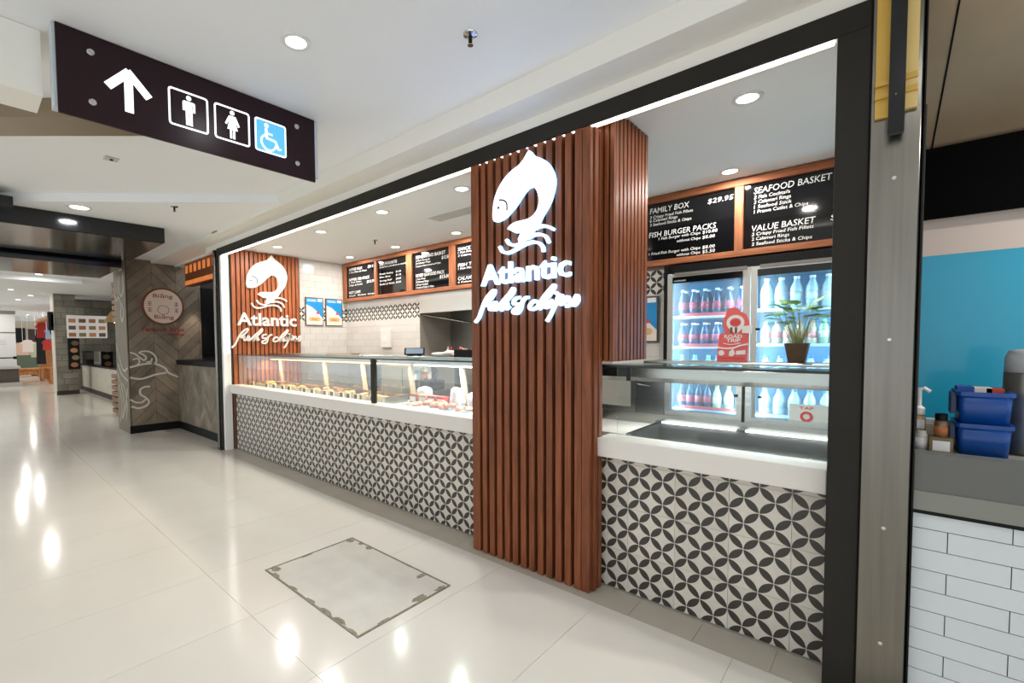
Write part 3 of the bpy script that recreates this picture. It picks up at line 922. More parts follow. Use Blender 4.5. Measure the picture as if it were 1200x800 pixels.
# ================================================================== KITCHEN HOOD AND BACK SHELF
kh = thing('exhaust_hood', 'stainless steel exhaust hood above the cooking recess', 'hood', (-3.6, 4.5, 1.81))
MB().box(-4.715, -2.52, 4.235, 4.26, 1.815, 2.072).build('front_panel', mat('hood_steel', (205, 204, 196), 0.35, metal=0.85), kh, bevel=0.002)
MB().prism([(4.26, 1.815), (4.30, 1.815), (4.84, 1.95), (4.84, 2.06), (4.26, 2.06)], -4.715, -2.52, 'x').build('filter_bank', mat('hood_filter', (120, 118, 108), 0.5, metal=0.6), kh)
MB().tube([(-4.69, 4.30, 1.80), (-4.1, 4.80, 1.66)], 0.018, 8).build('gutter_rail', m_steelh, kh)
MB().tube([(-4.1, 4.80, 1.66), (-2.55, 4.80, 1.66)], 0.018, 8).build('gutter_rail', m_steelh, kh)
bc = thing('back_cooking_bench', 'stainless steel bench below the exhaust hood', 'bench', (-3.6, 4.5, 0))
MB().box(-4.71, -2.52, 4.28, 4.84, 1.10, 1.15).build('top', m_steelh, bc)
MB().box(-4.71, -2.52, 4.30, 4.84, 0.003, 1.10).build('cabinet', m_steelh, bc)

# ================================================================== DISPLAY CASE
m_casein = mat('case_interior', (225, 222, 214), 0.4)
def case_shell(t, x0, x1):
    MB().box(x0, x1, 2.70, 3.06, 0.004, 0.80).build('cabinet', m_steelh, t)
    MB().box(x0, x1, 2.485, 2.491, 0.872, 1.268).build('front_glass', m_glass, t)
    MB().box(x0, x1, 2.482, 2.95, 1.268, 1.276).build('top_glass', m_glass_g, t)
    MB().box(x0, x1, 2.478, 2.483, 1.2665, 1.2775).build('glass_edge', mat('glass_edge_dark', (28, 34, 32), 0.3), t)
cl = thing('glass_display_case', 'long glass food display case on the counter left of the pillar', 'display case', (-4.3, 2.8, 0))
case_shell(cl, -6.44, -2.07)
MB().box(-6.44, -2.07, 2.94, 3.10, 1.262, 1.285).build('shelf_rail', m_steelh, cl, bevel=0.002)
MB().box(-6.44, -2.07, 2.955, 3.03, 1.19, 1.262).build('light_canopy', m_steelh, cl)
MB().box(-6.40, -3.45, 2.93, 2.953, 1.195, 1.205).build('warm_lamp_strip', mat('warm_strip', (255, 200, 150), 0.4, emit=4, ecol=(255, 190, 130)), cl)
MB().box(-3.35, -2.10, 2.93, 2.953, 1.195, 1.205).build('cool_lamp_strip', mat('cool_strip', (255, 250, 240), 0.4, emit=5, ecol=(240, 250, 255)), cl)
MB().box(-6.44, -2.07, 2.56, 3.06, 0.80, 0.835).build('deck', m_casein, cl)
MB().box(-6.44, -6.425, 2.49, 3.05, 0.84, 1.26).build('end_pane', m_glass, cl)
MB().box(-3.415, -3.365, 2.473, 2.50, 0.872, 1.268).build('divider_post', m_darkframe, cl)
MB().box(-3.40, -3.385, 2.50, 3.03, 0.84, 1.26).build('divider_pane', m_glass, cl)
for xa in (-6.2, -5.05, -4.25, -3.45, -2.75):
    MB().add([(xa, 2.985, 0.84), (xa + 0.05, 2.985, 0.84), (xa + 0.05, 3.01, 0.84), (xa, 3.01, 0.84), (xa - 0.06, 2.985, 1.19), (xa - 0.01, 2.985, 1.19), (xa - 0.01, 3.01, 1.19), (xa - 0.06, 3.01, 1.19)],
             [(3, 2, 1, 0), (4, 5, 6, 7), (0, 1, 5, 4), (1, 2, 6, 5), (2, 3, 7, 6), (3, 0, 4, 7)]).build('door_stile', mat('door_stile_white', (186, 164, 142), 0.4), cl)
for a, b in ((-6.4, -5.1), (-5.0, -4.3), (-4.2, -3.5)):
    MB().box(a, b, 2.995, 3.0, 0.86, 1.18).build('sliding_door', m_glass, cl)
def strip_light(parent, x0, x1, y, z, power, col):
    ld = bpy.data.lights.new('lamp', 'AREA')
    ld.shape = 'RECTANGLE'
    ld.size, ld.size_y = x1 - x0, 0.03
    ld.energy = power
    ld.color = col
    lo = bpy.data.objects.new('lamp', ld)
    COL.objects.link(lo)
    lo.parent = parent
    lo.matrix_parent_inverse = WM[parent.name].inverted()
    lo.location = ((x0 + x1) / 2, y, z)
    return lo
strip_light(cl, -6.40, -3.45, 2.90, 1.19, 44, (1, 0.76, 0.52))
strip_light(cl, -3.35, -2.10, 2.90, 1.19, 15, (0.95, 0.98, 1))

cr = thing('refrigerated_glass_case', 'empty stainless steel serving case with glass top right of the pillar', 'display case', (-0.65, 2.8, 0))
m_wellsteel = mat('well_steel', (150, 152, 150), 0.25, metal=1, var=0.1, scale=3, stretch=(0.6, 20, 20))
x0, x1 = -1.45, -0.165
MB().box(x0, x1, 2.70, 3.06, 0.004, 0.74).build('cabinet', m_steelh, cr)
MB().box(-1.115, x1, 2.491, 2.496, 0.873, 1.268).build('front_glass', m_glass, cr)
MB().box(-1.19, x1, 2.482, 2.86, 1.268, 1.276).build('top_glass', m_glass_g, cr)
MB().box(-1.19, x1, 2.478, 2.483, 1.2665, 1.2775).build('glass_edge', mat('glass_edge_dark'), cr)
MB().box(-1.112, x1, 2.86, 3.12, 1.274, 1.290).build('shelf_rail', m_steelh, cr, bevel=0.003)
MB().prism([(2.80, 1.245), (2.845, 1.262), (3.0, 1.262), (3.0, 1.185), (2.86, 1.160), (2.80, 1.19)], -1.6, x1, 'x').build('light_canopy', m_steelh, cr)
MB().box(-1.19, -1.165, 2.79, 2.80, 1.165, 1.25).build('end_cap', m_black, cr)
MB().box(-1.45, x1, 3.0, 3.05, 0.86, 0.945).build('back_sill', m_steelh, cr, bevel=0.003)
MB().box(-1.06, x1, 2.56, 3.0, 0.775, 0.785).build('well_floor', m_wellsteel, cr)
MB().box(-0.86, -0.19, 2.60, 2.86, 0.785, 0.80).build('black_insert', m_black, cr)
for a, b in ((-1.03, -0.62), (-0.57, -0.18)):
    MB().box(a, b, 2.955, 2.985, 0.895, 0.905).build('lamp_strip', mat('well_strip', (255, 255, 250), .4, emit=1.6, ecol=(250, 252, 255)), cr)
    strip_light(cr, a, b, 2.95, 0.893, 2.5, (0.97, 0.98, 1))
strip_light(cr, -1.15, -0.2, 2.80, 1.155, 6, (0.97, 0.98, 1))
MB().box(-1.08, x1, 2.985, 3.0, 0.785, 0.90).build('well_back', m_wellsteel, cr)
MB().box(-1.09, -1.06, 2.555, 3.0, 0.74, 0.884).build('well_side', m_wellsteel, cr)
MB().box(-1.06, x1, 2.555, 2.575, 0.785, 0.872).build('well_front', m_wellsteel, cr)
MB().box(-0.175, x1, 2.575, 2.99, 0.785, 1.0).build('well_side', m_wellsteel, cr)
MB().box(-1.45, -1.09, 2.56, 3.0, 0.86, 0.876).build('end_shelf', m_solid, cr)
# rear sliding doors of the case
for a, b in ((-1.62, -1.22), (-1.03, -0.60), (-0.585, -0.165)):
    fm = MB()
    fm.ring([(a, 0.945), (b, 0.945), (b, 1.20), (a, 1.20)], [(a + 0.03, 0.975), (b - 0.03, 0.975), (b - 0.03, 1.18), (a + 0.03, 1.18)], 3.005, 3.03)
    d = fm.build('rear_door', m_steelh, cr)
    MB().box(a + 0.03, b - 0.03, 3.015, 3.018, 0.975, 1.18).build('pane', m_glass, d)
MB().box(-0.60, -0.585, 3.0, 3.04, 0.945, 1.20).build('door_seal', m_black, cr)
MB().box(-1.215, -1.035, 3.0, 3.04, 0.945, 1.20).build('fixed_panel', m_wellsteel, cr)
MB().tube([(-1.13, 2.80, 1.17), (-1.13, 2.82, 1.145), (-1.06, 2.84, 1.135)], 0.005, 6).build('cable', m_black, cr)
for x in (-0.62, -0.50):
    MB().box(x - 0.02, x + 0.0, 2.998, 3.004, 1.085, 1.1).build('door_catch', m_black, cr)

# things standing on the cases
pt = thing('potted_plant', 'small green leafy plant in a brown pot on the glass case', 'potted plant', (-0.352, 3.06, 1.290))
pt.scale = (1.02, 1.02, 1.15)
m_pot = mat('pot_brown', (92, 66, 40), 0.5, var=0.2, scale=20)
pts4 = []
MB().add([(-.035, -.035, 0), (.035, -.035, 0), (.035, .035, 0), (-.035, .035, 0), (-.052, -.052, .09), (.052, -.052, .09), (.052, .052, .09), (-.052, .052, .09), (-.046, -.046, .09), (.046, -.046, .09), (.046, .046, .09), (-.046, .046, .09), (-.046, -.046, .08), (.046, -.046, .08), (.046, .046, .08), (-.046, .046, .08)],
         [(3, 2, 1, 0), (0, 1, 5, 4), (1, 2, 6, 5), (2, 3, 7, 6), (3, 0, 4, 7), (4, 5, 9, 8), (5, 6, 10, 9), (6, 7, 11, 10), (7, 4, 8, 11), (8, 9, 13, 12), (9, 10, 14, 13), (10, 11, 15, 14), (11, 8, 12, 15)]).build('pot', m_pot, pt, local=True)
MB().box(-.046, .046, -.046, .046, .07, .082).build('soil', mat('soil', (50, 36, 26), 0.9), pt, local=True)
m_leaf = mat('leaf_green', (132, 178, 92), 0.4, rnd=0.35)
rl = random.Random(3)
for k in range(34):
    an = k * 2.399 + rl.uniform(-.2, .2)
    reach = rl.uniform(.06, .20)
    hh = rl.uniform(.16, .27) if k % 3 else rl.uniform(.09, .18)
    base = Vector((rl.uniform(-.02, .02), rl.uniform(-.02, .02), .08))
    tip = Vector((math.cos(an) * reach, math.sin(an) * reach, .08 + hh))
    mid = base.lerp(tip, .6) + Vector((0, 0, .03))
    MB().tube([base, base.lerp(mid, .6), mid], [.0022, .0018, .0014], 4).build('stem', mat('stem_green', (150, 160, 96), 0.5), pt, local=True)
    d = (tip - mid); d.z *= .2
    d = d.normalized() * rl.uniform(.075, .12)
    side = Vector((-d.y, d.x, 0)).normalized() * rl.uniform(.02, .032)
    droop = Vector((0, 0, -rl.uniform(.0, .03)))
    a = mid; b1 = mid + d * .35 + side; b2 = mid + d * .35 - side; cc = mid + d * .7 + side * .8 + droop * .4; c2 = mid + d * .7 - side * .8 + droop * .4; e = mid + d + droop
    ridge = mid + d * .5 + Vector((0, 0, -.005))
    nn = Vector((0, 0, 0.0012))
    up = [a, b1, cc, e, c2, b2, ridge]
    vs_ = [p for p in up] + [p + nn for p in up]
    fs = []
    for i in range(6):
        j = (i + 1) % 6
        fs += [(j, i, 6), (7 + i, 7 + j, 13), (i, j, 7 + j, 7 + i)]
    MB().add(vs_, fs).build('leaf', m_leaf, pt, local=True)

sd = thing('cardboard_standee', 'red cardboard ROAD TRIP promotion standee on the glass case', 'standee', (-0.665, 3.07, 1.290), rz=0.05)
def U(pts): return [((x - 262) * 0.0005, (735 - y) * 0.0005) for x, y in pts]
base = U([(95, 735), (410, 735), (420, 540), (428, 400), (430, 280), (400, 195), (345, 155), (310, 115), (265, 100), (215, 115), (195, 150), (185, 190), (158, 235), (165, 330), (185, 400), (120, 420), (110, 560)])
m_coral = mat('standee_coral', (238, 104, 100), 0.55)
MB().prism(base, -0.004, 0.0, 'y').build('card', m_coral, sd, local=True)
MB().add([(-.05, 0, 0), (.05, 0, 0), (.05, .045, 0), (-.05, .045, 0), (-.05, .002, .16), (.05, .002, .16)], [(3, 2, 1, 0), (0, 1, 5, 4), (2, 3, 4, 5), (0, 4, 3), (1, 2, 5)]).build('easel_back', m_coral, sd, local=True)
cu, cv_ = U([(288, 285)])[0]
MB().ring(circle(cu, cv_, .046, 24, .046), circle(cu, cv_ + .002, .029, 24, .026), -0.006, -0.004).build('printed_ring', m_paper, sd, local=True)
MB().prism(U([(215, 340), (370, 340), (300, 420)]), -0.0055, -0.004, 'y').build('printed_pin_tip', m_paper, sd, local=True)
MB().prism(circle(cu, cv_ + .002, .026, 16, .015), -0.006, -0.004, 'y').build('printed_badge', m_red, sd, local=True)
for q_ in (-.02, .004):
    MB().box(cu + q_ - .006, cu + q_ + .006, -.0075, -.0055, cv_ - .062, cv_ - .026).build('printed_figure', mat('figure_brown', (120, 80, 60), .6), sd, local=True)
for body, a_, b_ in (('ROAD', (175, 462), (360, 462)), ('TRIP', (195, 508), (345, 508))):
    t = MB()
    pa, pb = U([a_, b_])
    put_text(t, body, pa[0], pa[1], 0.020, pb[0], -0.0055, 'y', bold=0.03)
    o = t.build('lettering', m_paper, sd, local=True)
    o['kind'] = 'stuff'
MB().stroke(U([(110, 575), (180, 585), (270, 580), (340, 552), (420, 535)]), 0.009, -0.006, -0.004, 'y').build('printed_swoosh', m_paper, sd, local=True)
MB().stroke(U([(165, 525), (250, 540), (345, 522)]), 0.004, -0.006, -0.004, 'y').build('printed_line', m_paper, sd, local=True)
MB().prism(circle(*U([(145, 640)])[0], .016, 16), -.006, -.004, 'y').build('printed_disc', m_paper, sd, local=True)
MB().prism(U([(300, 615), (395, 605), (395, 655), (300, 660)]), -.006, -.004, 'y').build('printed_panel', m_paper, sd, local=True)
MB().prism(U([(230, 620), (270, 590), (290, 650), (260, 680), (225, 670)]), -.006, -.004, 'y').build('printed_shoe', m_paper, sd, local=True)
MB().stroke(U([(110, 700), (385, 705)]), 0.006, -0.006, -0.004, 'y').build('printed_line', mat('coral_dark', (214, 70, 68), .5), sd, local=True)
MB().prism(U([(360, 325), (460, 320), (455, 412), (358, 405)]), -.008, -.004, 'y').build('price_note', m_paper, sd, local=True)

# ================================================================== DRINKS FRIDGE
YFR = 4.10
fg = thing('drinks_fridge', 'tall black drinks fridge with two lit glass doors at the back right', 'fridge', (-0.72, 4.4, 0))
MB().box(-1.40, -0.02, YFR + 0.03, 4.70, 1.985, 2.055).build('canopy', m_black, fg)
MB().box(-1.40, -0.02, YFR + 0.03, 4.70, 0.004, 0.60).build('plinth', m_black, fg)
MB().box(-1.42, -1.395, YFR + 0.0, 4.70, 0.004, 2.055).build('side_panel', m_black, fg)
MB().box(-0.04, -0.015, YFR + 0.0, 4.70, 0.004, 2.055).build('side_panel', m_black, fg)
m_fin = mat('fridge_interior', (205, 226, 238), 0.4)
MB().box(-1.395, -0.78, 4.66, 4.70, 0.60, 1.985).build('inner_back', mat('fridge_back_teal', (40, 120, 160), 0.4), fg)
MB().box(-0.78, -0.04, 4.66, 4.70, 0.60, 1.985).build('inner_back', mat('fridge_back_blue', (120, 190, 228), 0.4), fg)
MB().box(-1.395, -1.375, YFR + 0.03, 4.66, 0.60, 1.985).build('inner_side', m_fin, fg)
MB().box(-0.06, -0.04, YFR + 0.03, 4.66, 0.60, 1.985).build('inner_side', m_fin, fg)
MB().box(-0.79, -0.765, YFR + 0.06, 4.66, 0.60, 1.985).build('inner_divider', m_fin, fg)
for a, b in ((-1.385, -0.785), (-0.77, -0.06)):
    MB().box(a, b, 4.64, 4.66, 1.78, 1.95).build('louvre_panel', mat('fridge_louvre', (70, 150, 196), 0.4), fg)
m_alu = mat('aluminium_stile', (205, 203, 196), 0.35, metal=0.4)
m_fogglass = fog_mat('fogged_door_glass')
m_fblack = mat('fridge_header_black', (14, 16, 18), 0.15)
for di, (a, b) in enumerate(((-1.39, -0.775), (-0.77, -0.045))):
    d = MB().ring([(a, 0.60), (b, 0.60), (b, 1.975), (a, 1.975)], [(a + 0.042, 0.66), (b - 0.05, 0.66), (b - 0.05, 1.90), (a + 0.042, 1.90)], YFR, YFR + 0.03).build('door', m_alu, fg)
    MB().box(a + 0.042, b - 0.05, YFR - 0.003, YFR + 0.028, 1.90, 1.95).build('header_band', m_fblack, d)
    MB().box(a + 0.042, b - 0.05, YFR + 0.012, YFR + 0.016, 0.66, 1.90).build('pane', m_fogglass, d)
    MB().box(a + 0.06, b - 0.02, YFR - 0.012, YFR, 1.962, 1.985).build('closer_rail', mat('closer_grey', (120, 116, 112), 0.4), d)
t = MB()
put_text(t, 'coolmatic', -1.335, 1.912, 0.016, -1.24, YFR - 0.0045, 'y', bold=0.01)
t.build('header_lettering', m_text, fg)
MB().box(-0.735, -0.705, YFR - 0.004, YFR, 1.488, 1.505).build('lock', m_black, fg)
MB().box(-0.735, -0.705, YFR - 0.004, YFR, 1.098, 1.115).build('lock', m_black, fg)
m_tube = mat('fridge_tube', (235, 246, 255), 0.4, emit=7.0, ecol=(214, 238, 255))
for x in (-1.37, -0.805, -0.755, -0.075):
    MB().box(x - 0.008, x + 0.008, YFR + 0.045, YFR + 0.06, 0.65, 1.93).build('lamp_tube', m_tube, fg)
def vstrip(parent, x, y, z0, z1, power, col, dx):
    ld = bpy.data.lights.new('lamp', 'AREA')
    ld.shape = 'RECTANGLE'
    ld.size, ld.size_y = z1 - z0, 0.02
    ld.energy = power
    ld.color = col
    lo = bpy.data.objects.new('lamp', ld)
    COL.objects.link(lo)
    dirv = Vector((dx, 0.55, 0)).normalized()
    zx = -dirv
    xx = Vector((0, 0, 1))
    yy = zx.cross(xx)
    Mt = Matrix((xx, yy, zx)).transposed().to_4x4()
    Mt.translation = Vector((x, y, (z0 + z1) / 2))
    lo.matrix_world = WM[parent.name].inverted() @ Mt
    lo.parent = parent
for x, dx in ((-1.355, 1), (-0.82, -1), (-0.74, 1), (-0.09, -1)):
    vstrip(fg, x, YFR + 0.06, 0.7, 1.9, 13, (0.74, 0.91, 1.0), dx)
m_shelf = mat('fridge_shelf', (225, 238, 245), 0.4)
m_shelfred = mat('fridge_price_strip', (226, 80, 84), 0.5)
SH_L = [1.625, 1.365, 1.10, 0.835]
SH_R = [1.655, 1.385, 1.10, 0.835]
for z in SH_L:
    s = MB().box(-1.372, -0.792, YFR + 0.10, 4.64, z - 0.02, z).build('shelf', m_shelf, fg)
    MB().box(-1.30, -0.795, YFR + 0.093, YFR + 0.10, z - 0.004, z + 0.022).build('price_strip', m_shelfred, s)
for z in SH_R:
    MB().box(-0.763, -0.062, YFR + 0.10, 4.64, z - 0.02, z).build('shelf', m_shelf, fg)

def bottle(name, label, group, R, H, body, lab, cap, clear=False):
    t = thing(name, label, 'bottle', (0, 0, 0), group)
    mbm = mat('drink_' + str(body), body, 0.12, coat=0.4)
    MB().lathe([(R * .85, 0), (R, H * .04), (R, H * .55), (R * .9, H * .66), (R * .42, H * .86), (R * .38, H * .92)], seg=10).build('body', mbm, t, True, local=True)
    MB().lathe([(R * 1.015, H * .25), (R * 1.015, H * .52)], seg=10).build('label_band', mat('lab_' + str(lab), lab, 0.5), t, True, local=True)
    MB().lathe([(R * .45, H * .92), (R * .45, H)], seg=8).build('cap', mat('cap_' + str(cap), cap, 0.4), t, local=True)
    return t
ORD = ['leftmost', 'second', 'third', 'fourth', 'fifth', 'sixth', 'seventh', 'eighth', 'ninth', 'tenth', 'eleventh', 'twelfth', 'thirteenth']
def row(proto, xs, y, z, first):
    base = proto.get('base') or proto['label']
    proto['base'] = base
    for i, x in enumerate(xs):
        lab = ORD[i] + ' ' + base + (', front row' if first else ', back row')
        if first and i == 0:
            proto.location = (x, y, z)
            proto['label'] = lab
        else:
            c = clone(proto, (x, y, z), label=lab)
            del c['base']
    if not first and 'base' in proto:
        del proto['base']
def xr(a, b, n): return [a + (b - a) * i / (n - 1) for i in range(n)]
b1 = bottle('drink_bottle', 'dark cola bottle with red label on top shelf of left fridge door', 'cola bottles on the top shelf', 0.036, 0.225, (30, 58, 86), (176, 58, 78), (225, 232, 240))
row(b1, xr(-1.31, -0.86, 6), YFR + 0.15, 1.625, True)
row(b1, xr(-1.31, -0.86, 6), YFR + 0.25, 1.625, False)
b2 = bottle('drink_bottle', 'blue drink bottle on second shelf of left fridge door', 'blue bottles on the second shelf', 0.036, 0.20, (36, 74, 108), (178, 70, 90), (240, 240, 244))
row(b2, xr(-1.31, -0.86, 6), YFR + 0.15, 1.365, True)
row(b2, xr(-1.31, -0.86, 6), YFR + 0.25, 1.365, False)
b3 = bottle('drink_bottle', 'pale green drink bottle on third shelf of left fridge door', 'green bottles on the third shelf', 0.036, 0.19, (120, 200, 165), (232, 244, 240), (120, 190, 150))
row(b3, xr(-1.31, -1.10, 3), YFR + 0.15, 1.10, True)
b4 = bottle('drink_bottle', 'clear blue water bottle on third shelf of left fridge door', 'water bottles on the third shelf', 0.036, 0.19, (120, 180, 220), (236, 242, 250), (60, 120, 190))
row(b4, xr(-1.03, -0.86, 3), YFR + 0.15, 1.10, True)
b5 = bottle('drink_bottle', 'dark cola bottle with red label on bottom shelf of left fridge door', 'cola bottles on the bottom shelf', 0.036, 0.21, (44, 70, 98), (196, 76, 90), (70, 70, 80))
row(b5, xr(-1.31, -1.10, 4), YFR + 0.15, 0.835, True)
b6 = bottle('drink_bottle', 'yellow green drink bottle on bottom shelf of left fridge door', 'lemon bottles on the bottom shelf', 0.036, 0.20, (210, 220, 180), (240, 240, 225), (170, 190, 90))
row(b6, xr(-1.03, -0.86, 3), YFR + 0.15, 0.835, True)
b7 = bottle('water_bottle', 'large clear water bottle on top shelf, right fridge door', 'large water bottles in the right door', 0.044, 0.235, (196, 226, 240), (214, 232, 240), (248, 248, 250))
row(b7, xr(-0.69, -0.12, 7), YFR + 0.16, 1.655, True)
b8 = bottle('juice_bottle', 'juice bottle on second shelf, right fridge door', 'juice bottles in the right door', 0.036, 0.17, (226, 206, 170), (232, 140, 130), (236, 150, 90))
row(b8, xr(-0.69, -0.40, 5), YFR + 0.15, 1.385, True)
b9 = bottle('juice_bottle', 'green white drink bottle on second shelf, right fridge door', 'green bottles in the right door', 0.036, 0.18, (150, 196, 150), (235, 240, 236), (110, 170, 120))
row(b9, xr(-0.33, -0.12, 4), YFR + 0.15, 1.385, True)
b10 = bottle('milk_bottle', 'blue and white milk bottle on third shelf of right fridge door', 'milk bottles in the right door', 0.040, 0.19, (220, 232, 240), (90, 150, 210), (60, 130, 210))
row(b10, xr(-0.69, -0.12, 7), YFR + 0.16, 1.10, True)
b11 = bottle('milk_bottle', 'grey labelled milk bottle on bottom shelf, right fridge door', 'milk bottles on the bottom shelf', 0.042, 0.20, (232, 238, 240), (190, 200, 206), (150, 180, 190))
row(b11, xr(-0.69, -0.12, 7), YFR + 0.16, 0.835, True)

for o in (b1, b2, b3, b4, b5, b6, b7, b8, b9, b10, b11):
    if 'base' in o: del o['base']
wn = thing('white_carton_notice', 'white card notice with red round mark standing behind the serving case', 'notice', (-0.28, 3.25, 0.86))
MB().box(-0.40, -0.16, 3.20, 3.21, 0.86, 1.045).build('card', m_paper, wn)
MB().ring(circle(-0.318, 0.978, 0.030, 16), circle(-0.318, 0.978, 0.016, 16), 3.196, 3.20).build('printed_ring', m_red, wn)
tt = MB()
put_text(tt, 'TAP', -0.352, 1.018, 0.016, -0.285, 3.1985, 'y', bold=0.02)
tt.build('lettering', m_red, wn)
MB().box(-0.45, -0.10, 3.19, 3.55, 0.78, 0.859).build('stand', m_steelh, wn)
MB().box(-0.42, -0.13, 3.25, 3.50, 0.003, 0.78).build('pedestal', m_steelh, wn)

# ================================================================== FOOD IN THE LEFT CASE
m_tag = mat('price_tag_dark', (58, 52, 46), 0.5)
m_tagw = mat('price_tag_holder', (238, 222, 200), 0.5)
tagx = [-6.20, -5.78, -5.58, -5.35, -5.19, -4.83, -4.66, -4.40, -4.26, -4.08, -3.96, -3.83, -3.56]
for i, x in enumerate(tagx):
    t = thing('price_tag', ('price tag in the glass case nearest the slatted wall' if i == 0 else ORD[i] + ' dark price tag from the slatted wall in the glass case'), 'price tag', (x, 2.60, 0.835), 'price tags along the warm glass case')
    MB().box(-0.035, 0.035, -0.012, 0.0, 0.0, 0.085).build('holder', m_tagw, t, local=True)
    MB().box(-0.026, 0.026, -0.014, -0.012, 0.015, 0.078).build('tag_face', m_tag, t, local=True)
tr_names = ['first', 'second', 'third', 'fourth', 'fifth']
for i, (a, b) in enumerate(((-6.38, -5.7), (-5.68, -5.05), (-5.03, -4.4), (-4.38, -3.85), (-3.83, -3.45))):
    t = thing('food_tray', f'{tr_names[i]} steel hot food tray from the slatted wall in the glass case', 'tray', ((a + b) / 2, 2.8, 0.836), 'hot food trays')
    L = (b - a) / 2 - 0.005
    MB().ring(rrect(-L, L, -0.16, 0.16, 0.03), rrect(-L + .012, L - .012, -0.148, 0.148, 0.025), 0.006, 0.07, 'z').build('rim', m_steelh, t, local=True)
    MB().prism(rrect(-L, L, -0.16, 0.16, 0.03), 0.0, 0.008, 'z').build('base', m_steelh, t, local=True)
def lump_mesh(name, m, sx, sy, sz, seed, sub=2):
    bm = bmesh.new()
    bmesh.ops.create_icosphere(bm, subdivisions=sub, radius=1)
    rr = random.Random(seed)
    ph = [rr.uniform(0, 6) for _ in range(3)]
    for v in bm.verts:
        k = 1 + 0.14 * math.sin(3 * v.co.x + ph[0]) + 0.14 * math.sin(4 * v.co.y + ph[1]) + 0.1 * math.sin(5 * v.co.z + ph[2])
        v.co = Vector((v.co.x * sx * k, v.co.y * sy * k, v.co.z * sz * k))
    me = bpy.data.meshes.new(name)
    bm.to_mesh(me)
    bm.free()
    me.materials.append(m)
    for p in me.polygons: p.use_smooth = True
    return me
m_fry = mat('fried_batter', (206, 142, 76), 0.6, var=0.25, scale=40, rnd=0.15)
m_prawn = mat('prawn_pink', (236, 160, 130), 0.4, var=0.2, scale=50, rnd=0.15)
m_fillet = mat('fillet_white', (238, 206, 190), 0.35, var=0.15, scale=30, rnd=0.1)
fry_me = [lump_mesh('fried_piece', m_fry, .055, .035, .02, s) for s in (1, 2, 3)]
pr_me = [lump_mesh('prawn', m_prawn, .034, .02, .018, s) for s in (4, 5, 6)]
fi_me = [lump_mesh('fillet', m_fillet, .075, .045, .016, s) for s in (7, 8)]
rr = random.Random(11)
for i, (a, b) in enumerate(((-6.38, -5.7), (-5.68, -5.05), (-5.03, -4.4), (-4.38, -3.85), (-3.83, -3.45))):
    for k in range(6):
        o = link('fried_fish_piece', fry_me[k % 3])
        o.location = (rr.uniform(a + .08, b - .08), rr.uniform(2.72, 2.9), 0.862 + 0.012 * (k % 3))
        o.rotation_euler = (0, 0, rr.uniform(0, 6))
        tag(o, f'golden fried fish piece in the {tr_names[i]} hot tray from the slatted wall', 'food', f'fried pieces in the {tr_names[i]} tray')
tb = thing('seafood_platter', 'pale blue grey platter of pink seafood in the cool part of the case', 'platter', (-2.85, 2.74, 0.836))
m_plat = mat('platter_blue', (176, 198, 214), 0.3)
MB().prism(rrect(-.36, .36, -.13, .13, .03), 0, .008, 'z').build('base', m_plat, tb, local=True)
MB().ring(rrect(-.38, .38, -.15, .15, .03), rrect(-.355, .355, -.125, .125, .03), .006, .03, 'z').build('rim', m_plat, tb, local=True)
for k in range(34):
    o = link('prawn', pr_me[k % 3])
    u, v = rr.uniform(-.32, .3), rr.uniform(-.1, .1)
    o.location = (-2.85 + u, 2.74 + v, 0.858 + 0.05 * max(0, 1 - abs(u) / .34) * rr.uniform(.3, 1))
    o.rotation_euler = (rr.uniform(-.4, .4), rr.uniform(-.4, .4), rr.uniform(0, 6))
    tag(o, 'pink prawn heaped on the pale blue platter', 'prawn', 'prawns on the platter')
t2 = thing('seafood_platter', 'white platter of fish fillets at the right end of the case beside the pillar', 'platter', (-2.33, 2.72, 0.836))
MB().prism(rrect(-.15, .15, -.14, .14, .03), 0, .012, 'z').build('base', m_paper, t2, local=True)
MB().ring(rrect(-.16, .16, -.15, .15, .03), rrect(-.145, .145, -.135, .135, .03), .01, .024, 'z').build('rim', m_paper, t2, local=True)
for k in range(6):
    o = link('fish_fillet', fi_me[k % 2])
    o.location = (-2.33 + rr.uniform(-.07, .07), 2.72 + rr.uniform(-.08, .08), 0.864 + .006 * k)
    o.rotation_euler = (0, 0, rr.uniform(0, 3))
    tag(o, 'pale fish fillet on the white platter beside the pillar', 'fish fillet', 'fillets on the white platter')
m_bag = mat('clear_plastic_bag', (226, 232, 236), 0.25, var=0.1, scale=30)
for i, (x, y, l) in enumerate(((-3.2, 2.93, 'crumpled clear plastic bag behind the box near the case divider'), (-2.78, 2.93, 'crumpled clear plastic bag behind the prawn platter'), (-2.55, 2.92, 'small crumpled plastic bag right of the prawn platter'))):
    me = lump_mesh('plastic_bag', m_bag, .085, .05, .09, 20 + i, 3)
    o = link('plastic_bag', me)
    o.location = (x, y, 0.92)
    tag(o, l, 'plastic bag', 'plastic bags in the case')
for i, (x, c_, l) in enumerate(((-3.27, (150, 86, 62), 'brown sauce carton nearest the case divider'), (-3.14, (222, 168, 132), 'peach coloured carton between two brown cartons in the case'), (-3.02, (172, 92, 74), 'reddish brown carton left of the prawn platter'), (-2.9, (186, 60, 56), 'narrow red carton behind the prawn platter'))):
    t = thing('small_carton', l, 'carton', (x, 2.87, 0.836), 'small cartons in the case')
    MB().box(-.05, .05, -.03, .03, 0, .10).build('body', mat('carton%d' % i, c_, 0.5), t, local=True, bevel=.003)
    MB().box(-.04, .04, -.0315, -.03, .03, .075).build('label_panel', m_paper, t, local=True)

